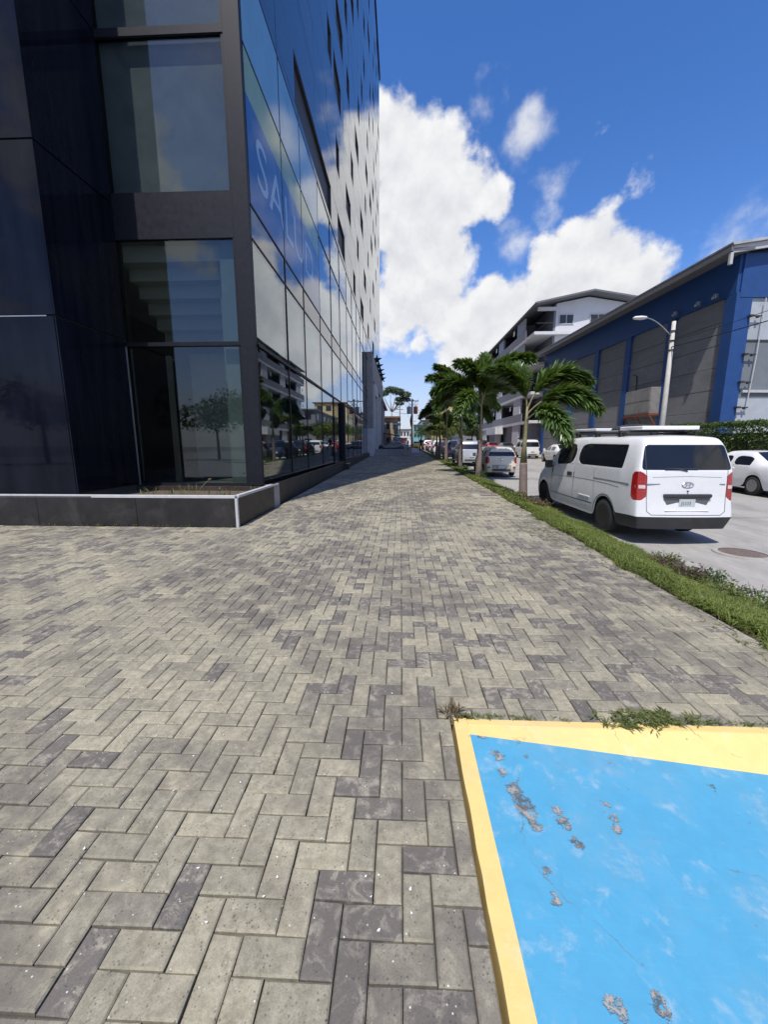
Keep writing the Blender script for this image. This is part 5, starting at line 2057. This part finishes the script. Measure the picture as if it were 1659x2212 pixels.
mb.box(-.62, -.56, .2, 3.0, 1.88, 2.02).box(.56, .62, .2, 3.0, 1.88, 2.02)
mb.build('roof_rack', MATS['bumper_black'], mv)
place(mv, 12.9, 39.6)


def repaint(src, paint, label, x, y, rz=0.0, group=None, name=None):
    c = copy_tree(src)
    c['label'] = label
    if group:
        c['group'] = group
    for ch in c.children:
        base = ch.name.split('.')[0]
        if base in ('body', 'door_mirror', 'door_handle'):
            ch.data = ch.data.copy()
            ch.data.materials.clear()
            ch.data.materials.append(MATS[paint])
    if name:
        c.name = name
    return place(c, x, y, rz)


repaint(suv, 'paint_navy', 'dark navy SUV parked ahead of the silver SUV', 4.95, 35.4)
repaint(suv, 'paint_black', 'black SUV parked ahead of the navy one', 4.9, 42.6)
repaint(suv, 'paint_white', 'white SUV parked ahead of the black one', 4.9, 50.2)
repaint(sed, 'paint_white', 'white sedan parked near the standing person', 4.9, 57.2, 0, G1)
repaint(hat, 'paint_red', 'small red hatchback far along the verge row', 4.9, 64.0)
repaint(suv, 'paint_silver', 'second silver SUV, last of the row along the verge', 4.9, 71.0)
repaint(sed, 'paint_white', 'white sedan half hidden behind the nearest palm across the road', 13.0, 31.0, 0, G2)
repaint(sed, 'paint_grey', 'dark grey sedan ahead of the white minivan across the road', 12.6, 46.5, 0, G2)
repaint(sed, 'paint_red', 'red sedan parked beyond the dark grey one across the road', 12.4, 53.0, 0, G2)
repaint(suv, 'paint_black', 'black SUV parked across the road beyond the red sedan', 12.3, 60.0, 0, G2)
repaint(hat, 'paint_white', 'white hatchback far along the other side of the road', 12.2, 67.0, 0, G2)
repaint(suv, 'paint_white', 'white SUV standing in the road far ahead', 8.2, 84.0, 0, 'cars far down the street')
repaint(sed, 'paint_yellow', 'yellow taxi beyond the utility pole', 3.1, 78.0, 0, 'cars far down the street', 'taxi')
repaint(sed, 'paint_white', 'white sedan far down the road ahead of the other cars', 6.6, 92.0, 0, 'cars far down the street')
bk = repaint(sed, 'paint_black', 'black sedan crossing behind the low concrete wall', 1.0, 52.5, R(92), 'cars far down the street')
bk.location.z = zg(52) - .15

# ------------------------------------------------------------------ person far down the sidewalk
PN = thing('person', 'person in dark clothes standing at the kerb far down the sidewalk', 'person', (2.46, 49, zg(49)))


def skin_body(name, verts, edges, radii, m, parent, sub=2, root=0):
    me = bpy.data.meshes.new(name)
    me.from_pydata(verts, edges, [])
    o = bpy.data.objects.new(name, me)
    COL.objects.link(o)
    o.modifiers.new('skin', 'SKIN')
    for i, r_ in enumerate(radii):
        me.skin_vertices[0].data[i].radius = (r_, r_)
    me.skin_vertices[0].data[root].use_root = True
    s_ = o.modifiers.new('sub', 'SUBSURF')
    s_.levels = sub
    s_.render_levels = sub
    ev = bpy.data.meshes.new_from_object(o.evaluated_get(bpy.context.evaluated_depsgraph_get()))
    COL.objects.unlink(o)
    bpy.data.objects.remove(o)
    ev.materials.clear()
    ev.materials.append(MATS[m])
    ev.polygons.foreach_set('use_smooth', [True] * len(ev.polygons))
    return obj(name, ev, parent)


bv = [(0, 0, .95), (0, 0, 1.15), (0, 0, 1.38), (0, 0, 1.50), (0, -.01, 1.60), (0, -.015, 1.70),
      (-.10, 0, .88), (-.11, -.02, .48), (-.12, .02, .08), (-.12, -.12, .04), (.10, 0, .88), (.11, -.01, .48), (.12, .02, .08), (.12, -.12, .04),
      (-.19, 0, 1.40), (-.24, .02, 1.12), (-.24, -.05, .88), (-.24, -.07, .78), (.19, 0, 1.40), (.24, .02, 1.12), (.24, -.05, .88), (.24, -.07, .78)]
be = [(0, 1), (1, 2), (2, 3), (3, 4), (4, 5), (0, 6), (6, 7), (7, 8), (8, 9), (0, 10), (10, 11), (11, 12), (12, 13), (2, 14), (14, 15), (15, 16), (16, 17), (2, 18), (18, 19), (19, 20), (20, 21)]
brd = [.15, .14, .16, .06, .095, .08, .09, .065, .045, .04, .09, .065, .045, .04, .06, .048, .036, .03, .06, .048, .036, .03]
skin_body('body', bv, be, brd, 'cloth_dark', PN)
hd = MB()
hd.lathe([(.03, 1.555), (.07, 1.58), (.088, 1.64), (.085, 1.70), (.05, 1.75), (.01, 1.765)], 14, centre=(0, -.015, 0))
hd.build('hair', MATS['paint_black'], PN, smooth=True)

# ================================================================== PALMS
def frond_mesh(seed, length, arch, leaf, n_st, per, droop, m):
    """plumose frond in its own x-z plane: rachis rises from the origin and arches out along +x"""
    g = random.Random(seed)
    pts = []
    a = arch[0]
    p = Vector((0, 0, 0))
    N = 26
    for k in range(N + 1):
        pts.append(p.copy())
        q = k / N
        ang = arch[0] + (arch[1] - arch[0]) * q ** 1.25
        p = p + Vector((math.cos(ang), .03 * math.sin(q * 5 + seed), math.sin(ang))) * (length / N)
    V, F, T = [], [], []
    for s in range(n_st):
        q = .24 + .76 * (s + g.random() * .6) / n_st
        k = min(N - 1, int(q * N))
        fr = q * N - k
        base = pts[k].lerp(pts[k + 1], min(1, fr))
        d = (pts[k + 1] - pts[k]).normalized()
        side = Vector((0, 1, 0))
        nrm = d.cross(side).normalized()
        env = min(1, (q - .19) * 6) * (1 - .62 * max(0, q - .55) / .45)
        for j in range(per):
            roll = 2 * math.pi * (j / per + s * .137) + g.uniform(-.35, .35)
            rad = side * math.cos(roll) + nrm * math.sin(roll)
            out = (rad * .80 + d * (.55 + .35 * q)).normalized()
            l = leaf * env * g.uniform(.75, 1.15)
            wdt = leaf * .074 * g.uniform(.8, 1.25)
            tip = base + out * l
            midp = base + out * l * .55
            tip.z -= droop * l * g.uniform(.6, 1.4)
            midp.z -= droop * l * .18
            wv = out.cross(Vector((g.uniform(-.4, .4), g.uniform(-.4, .4), 1))).normalized()
            if wv.length < .5:
                wv = side
            o = len(V)
            V += [base - wv * wdt * .5, base + wv * wdt * .5, midp + wv * wdt, midp - wv * wdt, tip]
            F += [(o, o + 1, o + 2, o + 3), (o + 3, o + 2, o + 4)]
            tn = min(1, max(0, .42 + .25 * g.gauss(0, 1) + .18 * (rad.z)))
            T += [tn, tn]
    mb = MB()
    mb.v = [tuple(v) for v in V]
    mb.f = F
    mb.m = [0] * len(F)
    mb.t = T
    mb.tube(pts, [.020 * (1 - .75 * k / N) + .003 for k in range(N + 1)], 5, 1)
    return mb.mesh('frond', [MATS[m], MATS['palm_shaft']])


FR = [frond_mesh(i, 2.15, (R(a0), R(a1)), .54, 74, 7, .24, 'palm_leaf') for i, (a0, a1) in enumerate(((72, -48), (82, -14), (52, -62), (86, 12), (34, -78)))]
FRY = [frond_mesh(20 + i, 2.0, (R(a0), R(a1)), .52, 76, 6, .25, 'palm_leaf_yellow') for i, (a0, a1) in enumerate(((74, -30), (60, -55)))]


def palm(label, x, y, split_z, fronds, sc_=1.0, base_r=.125, clear=1.0, seed=0, bright=False):
    z0 = zg(y) - .10
    t = thing('foxtail_palm', label, 'palm tree', (x, y, z0), 0, 'foxtail palms along the verge')
    hs_ = split_z - z0
    g = random.Random(seed)
    lean = (g.uniform(-.05, .05), g.uniform(-.06, .06))
    mb = MB()
    prof = []
    n = 22
    for k in range(n + 1):
        q = k / n
        z = -.15 + q * (clear + .15)
        r_ = base_r * (1.12 - .18 * q) * (1.0 + .035 * (k % 2))
        prof.append((lean[0] * q, lean[1] * q, z, r_))
    mb.tube([(p[0], p[1], p[2]) for p in prof], [p[3] for p in prof], 14)
    mb.build('trunk', MATS['palm_trunk'], t, smooth=True)
    mb = MB()
    mb.tube([(lean[0], lean[1], clear - .02), (lean[0], lean[1], clear + (hs_ - clear) * .35), (lean[0] * .8, lean[1] * .8, hs_ - .25), (lean[0] * .8, lean[1] * .8, hs_ + .10)],
            [base_r * .92, base_r * .52, base_r * .40, base_r * .24], 12)
    mb.build('crownshaft', MATS['palm_shaft'], t, smooth=True)
    src = FRY if bright else FR
    for (az, idx, s_, dz, ti) in fronds:
        f = obj('frond', src[idx % len(src)], t, (lean[0] * .8, lean[1] * .8, hs_ - .05 + dz), (0, 0, 0), (s_ * sc_,) * 3)
        f.rotation_euler = (R(g.uniform(-8, 8)), R(ti), R(az))
    return t


def ring(n, off, s0, seed):
    g = random.Random(seed)
    return [(off + 360 * k / n + g.uniform(-16, 16), g.randrange(5), s0 * g.uniform(.85, 1.1), g.uniform(-.15, .06), g.uniform(-6, 10)) for k in range(n)]


# azimuth 0 = toward the road (+X), 90 = down the street
palm('nearest foxtail palm, pinkish trunk in front of the white van', 3.50, 11.3, 2.45,
     [(4, 0, 1.05, .02, -4), (-24, 2, .98, -.06, 2), (96, 1, .98, .06, 0), (150, 1, .86, .06, -4), (190, 3, .72, .04, 0), (-72, 4, .95, -.22, 6)],
     1.0, .108, .98, 1)
palm('foxtail palm beside the cream hatchback, second from the camera', 3.42, 17.6, 3.25, ring(8, 10, 1.10, 2) + [(80, 3, 1.15, .1, 0), (215, 1, 1.0, .05, 0)], 1.18, .11, 1.6, 2)
palm('foxtail palm beside the silver SUV, third from the camera', 3.35, 22.3, 3.45, ring(8, 40, 1.1, 3) + [(200, 3, 1.1, .1, 0)], 1.2, .11, 1.7, 3)
palm('foxtail palm between silver and navy SUVs, fourth from the camera', 3.38, 29.8, 3.7, ring(8, 0, 1.15, 4) + [(20, 3, 1.1, .1, 0)], 1.05, .115, 1.8, 4)
palm('yellow-green young palm beyond the four dark ones', 3.3, 34.0, 3.1, ring(7, 25, .95, 5), .9, .11, 1.6, 5, True)
palm('small yellow-green palm beside the navy SUV, last of the row', 3.42, 38.5, 2.7, ring(6, 70, .8, 6), .8, .10, 1.4, 6, True)

# ================================================================== VERGE PLANTING
def bank(x):
    return -.015 - .14 * max(0, (x - 2.95) / .6)


g = np.random.default_rng(9)


def blades(n, x0, x1, y0, y1, h, wdt, m, name, label, dens=None, power=1.0, lean=.6):
    x = g.uniform(x0, x1, n)
    y = y0 + (y1 - y0) * g.random(n) ** power
    edge = 2.75 + .05 * np.sin(y * 2.3) + .035 * np.sin(y * 6.1 + 1) + .03 * np.sin(y * 13)
    keep = x > edge
    if dens is not None:
        keep &= g.random(n) < np.array([dens(a, b) for a, b in zip(x, y)])
    x, y = x[keep], y[keep]
    n = len(x)
    z = np.array([zg(b) + bank(a) for a, b in zip(x, y)]) - .01
    patch = np.array([.5 + .5 * mnoise.noise(Vector((a * 2.2, b * 1.1, 4))) for a, b in zip(x, y)])
    hh = h * (.45 + .9 * patch) * g.uniform(.6, 1.3, n)
    az = g.uniform(0, 2 * np.pi, n)
    ln = g.uniform(.15, 1, n) * lean
    dx, dyv = np.cos(az), np.sin(az)
    px, py = -dyv, dx
    wd = wdt * g.uniform(.6, 1.4, n)
    b = np.stack([x, y, z], 1)
    pv = np.stack([px, py, np.zeros(n)], 1) * wd[:, None]
    mid = b + np.stack([dx * hh * ln * .35, dyv * hh * ln * .35, hh * .62], 1)
    tip = b + np.stack([dx * hh * ln * 1.1, dyv * hh * ln * 1.1, hh * (1 - .35 * ln)], 1)
    v = np.stack([b - pv, b + pv, mid + pv * .8, mid - pv * .8, mid + pv * .8, tip, tip, mid - pv * .8], 1)
    v = np.stack([b - pv, b + pv, mid + pv * .8, mid - pv * .8, tip], 1).reshape(-1, 3)
    idx = np.arange(n)[:, None] * 5
    f = np.concatenate([idx + np.array([[0, 1, 2, 3]]), idx + np.array([[3, 2, 4, 4]])])
    tone = np.clip(.30 + .45 * patch + .2 * g.normal(size=n), 0, 1)
    me = bpy.data.meshes.new(name)
    fa = [(int(i * 5), int(i * 5 + 1), int(i * 5 + 2), int(i * 5 + 3)) for i in range(n)] + [(int(i * 5 + 3), int(i * 5 + 2), int(i * 5 + 4)) for i in range(n)]
    me.from_pydata(v.tolist(), [], fa)
    at = me.attributes.new('tone', 'FLOAT', 'FACE')
    at.data.foreach_set('value', np.concatenate([tone, tone]).astype(np.float32))
    me.materials.append(MATS[m])
    return tag(obj(name, me), label, name.replace('_', ' '), kind='stuff')


def bank(x):
    if x > 3.70:
        return ROAD_Z + .02
    return -.015 - .14 * max(0, (x - 2.95) / .6)


blades(52000, 2.66, 3.78, 2.15, 9.0, .105, .0048, 'grass_leaf', 'grass', 'bright green grass and creeping weeds on the verge beside the pavers', power=.9, lean=1.5, dens=lambda x, y: .25 + .75 * min(1, max(0, .75 + 1.1 * mnoise.noise(Vector((x * 2.5, y * 1.6, 9))))))
blades(32000, 2.72, 3.72, 9.0, 48.0, .12, .009, 'grass_leaf', 'grass', 'green verge grass running down the street under the palms', power=1.5, lean=1.3)


blades(7000, 2.68, 3.8, 2.15, 14.0, .085, .0045, 'dry_leaf', 'dry_grass', 'dry brown blades mixed into the verge grass', power=1.0, lean=1.8, dens=lambda x, y: 1.0 if mnoise.noise(Vector((x * 1.8, y * .9, 2))) > .05 else .15)


def leafy(n, centres, size, m, name, label, cat, kind=None, seed=0, thin=False):
    """a low plant: stems with small leaves round each centre (x, y, radius, height)"""
    t = thing(name, label, cat, (0, 0, 0))
    gg = np.random.default_rng(seed)
    vs2, tn = [], []
    for (x, y, r_, h) in centres:
        bl = [(x + gg.uniform(-.5, .5) * r_, y + gg.uniform(-.5, .5) * r_, zg(y) + bank(x) + h * gg.uniform(.25, .6), r_ * gg.uniform(.35, .6), r_ * gg.uniform(.35, .6), h * gg.uniform(.3, .5)) for _ in range(5)]
        v, f, q = leaf_cloud(bl, n, size, int(gg.integers(1e6)), shell=.25)
        vs2.append(v)
        tn.append(q)
    v = np.concatenate(vs2)
    q = np.concatenate(tn)
    obj('leaves', leaf_mesh('leaves', v, np.arange(len(v)).reshape(-1, 4), q, MATS[m]), t)
    mb = MB()
    for (x, y, r_, h) in centres:
        z = zg(y) + bank(x)
        for k in range(6):
            a = gg.uniform(0, 6.28)
            mb.tube([(x, y, z - .03), (x + math.cos(a) * r_ * .3, y + math.sin(a) * r_ * .3, z + h * .5), (x + math.cos(a) * r_ * .6, y + math.sin(a) * r_ * .6, z + h * .85)], [.006, .005, .002], 4)
    so = mb.build('stems', MATS['bark'], t)
    so['kind'] = 'stuff'
    return t


leafy(800, [(3.95, 3.55, .42, .34), (3.92, 4.25, .40, .32), (3.85, 2.9, .4, .30), (3.65, 3.4, .36, .24), (3.88, 4.9, .34, .30), (3.80, 5.6, .30, .26), (3.72, 6.3, .26, .2)], .022, 'hedge_leaf', 'creeping_shrub', 'bright green creeping shrub spilling from the verge onto the road', 'shrub', seed=11)
leafy(300, [(3.40, 4.6, .28, .22), (3.48, 5.0, .24, .2)], .022, 'purple_leaf', 'purple_shrub', 'low dry purplish shrub spilling over the verge toward the road', 'shrub', seed=1)
leafy(380, [(3.50, 4.7, .34, .22), (3.52, 5.25, .3, .20), (3.55, 4.2, .25, .2)], .02, 'weed_leaf', 'olive_shrub', 'olive green creeping shrub at the road edge beside the purplish one', 'shrub', seed=2)
leafy(360, [(3.45, 10.4, .40, .24), (3.52, 9.9, .34, .2), (3.35, 11.2, .3, .25)], .026, 'dry_leaf', 'dry_shrub', 'brownish dry shrub at the foot of the nearest palm', 'shrub', seed=3)
leafy(420, [(3.05, 10.6, .32, .22), (3.0, 11.4, .3, .25), (2.95, 9.9, .22, .15)], .026, 'weed_leaf', 'leafy_weed', 'yellow-green leafy weeds beside the valve lid', 'plant', seed=4)
leafy(380, [(3.45, 17.0, .45, .6), (3.4, 18.3, .4, .45)], .03, 'tree_leaf', 'dark_shrub', 'dark green shrub round the second palm trunk', 'shrub', seed=5)
leafy(300, [(3.4, 21.5, .4, .35), (3.4, 24.5, .5, .3), (3.4, 28.5, .5, .35)], .04, 'hedge_leaf', 'verge_shrub', 'green shrubs round the third palm along the verge', 'shrub', seed=6)
leafy(160, [(3.66, 3.75, .16, .38)], .014, 'weed_leaf', 'tall_weed', 'spindly tall weed at the road edge near the ramp', 'weed', seed=7)


def sprig(mb, x, y, z, r_, n, h, gg, flat=False):
    for k in range(n):
        a = gg.uniform(0, 6.28)
        l = r_ * gg.uniform(.5, 1.2)
        tipz = z + h * gg.uniform(.3, 1.1)
        wdt = l * .10
        px, py = -math.sin(a) * wdt, math.cos(a) * wdt
        bx_, by_ = x + gg.uniform(-.3, .3) * r_, y + gg.uniform(-.3, .3) * r_
        mx, my = bx_ + math.cos(a) * l * .5, by_ + math.sin(a) * l * .5
        mb.add([(bx_, by_, z), (mx + px, my + py, (z + tipz) / 2 + h * .2), (bx_ + math.cos(a) * l, by_ + math.sin(a) * l, tipz), (mx - px, my - py, (z + tipz) / 2 + h * .2)], [(0, 1, 2, 3)], tone=gg.random())


def weeds(name, label, spots, m='weed_leaf', seed=0, cat='weed', kind='stuff'):
    gg = random.Random(seed)
    mb = MB()
    for (x, y, z, r_, n, h) in spots:
        sprig(mb, x, y, z, r_, n, h, gg)
    return tag(mb.build(name, MATS[m]), label, cat, kind=kind)


gg = random.Random(77)
sp = []
for k in range(240):                                      # moss and sprouts along the back border of the ramp
    x = .32 + 2.0 * gg.random()
    dn = 1.0 if x < .75 or 1.20 < x < 1.75 else .35
    if gg.random() < dn:
        sp.append((x, 1.992 + gg.uniform(-.012, .02), zg(2) + .004, .022, 5, .012))
weeds('moss', 'thin line of green moss along the back edge of the yellow border', sp, seed=1)
sp = [(1.38 + gg.gauss(0, .13), 2.0 + gg.gauss(0, .035), zg(2) + .012, .05, 7, .02) for k in range(70)]
weeds('creeping_weed', 'clump of creeping weed hanging over the yellow border of the ramp', sp, seed=2)
sp = [(.30 + gg.gauss(0, .02), 2.0 + gg.gauss(0, .02), zg(2), .06, 3, .07) for k in range(14)]
weeds('dry_tuft', 'small dry grass tuft at the corner of the yellow border', sp, 'dry_leaf', seed=3)
sp = []
for k in range(260):                                      # sprouts in the paver joints
    x = gg.uniform(-3.5, 2.6)
    y = gg.uniform(1.0, 9.5)
    x = .017 + round((x - .017) / .1) * .1
    if x > .28 and y < 2.0:
        continue
    sp.append((x, y, zg(y) - .004, gg.uniform(.008, .02), 4, .008))
for k in range(120):
    y = gg.uniform(2.3, 9)
    sp.append((2.68 - abs(gg.gauss(0, .10)), y, zg(y), .03, 6, .015))
for k in range(90):
    y = gg.gauss(6.6, .5)
    sp.append((2.35 + gg.gauss(0, .16), y, zg(y), .035, 6, .02))
weeds('joint_weeds', 'tiny weeds sprouting in the joints between the pavers', sp, seed=4)
sp = []
for k in range(60):
    x = gg.uniform(-6.5, -2.9)
    sp.append((x, 6.70, zg(6.7), .03, 6, .05))
weeds('planter_weeds', 'small weeds along the foot of the black planter', sp, seed=5)
sp = []
for k in range(26):
    sp.append((gg.uniform(-5.2, -3.1), gg.uniform(7.0, 8.4), .50, .10, 4, .22))
weeds('planter_sprouts', 'sparse sprouts growing inside the black planter', sp, seed=6)
DW = thing('seed_stalk', 'single stalk with pale seed head leaning in the black planter', 'plant', (-4.2, 7.9, .5))
MB().tube([(0, 0, 0), (.10, 0, .16), (.26, 0, .30)], .005, 5).build('stem', MATS['palm_shaft'], DW)
MB().tube([(.25, 0, .29), (.29, 0, .325), (.33, 0, .335)], [.01, .026, .006], 7).build('seed_head', MATS['dry_leaf'], DW)
# pale litter flecks on the pavers
mb = MB()
for k in range(170):
    y = 1.0 + 9 * gg.random() ** 1.5
    x = gg.uniform(-1.1, .9) * y * .9
    if x > 2.6 or x < -6 or (x > .26 and y < 2.0) or (y > 6.6 and x < -2.8):
        continue
    r_ = gg.uniform(.003, .008)
    a = gg.uniform(0, 3.1)
    z = zg(y) + .004
    mb.add([(x + math.cos(a + q * 1.57) * r_ * (1 if q % 2 else .55), y + math.sin(a + q * 1.57) * r_ * (1 if q % 2 else .55), z + .003 * (q % 2)) for q in range(4)], [(0, 1, 2, 3)])
tag(mb.build('litter_flecks', MATS['rack_white']), 'small white petals and flecks scattered on the pavers', 'litter', kind='stuff')
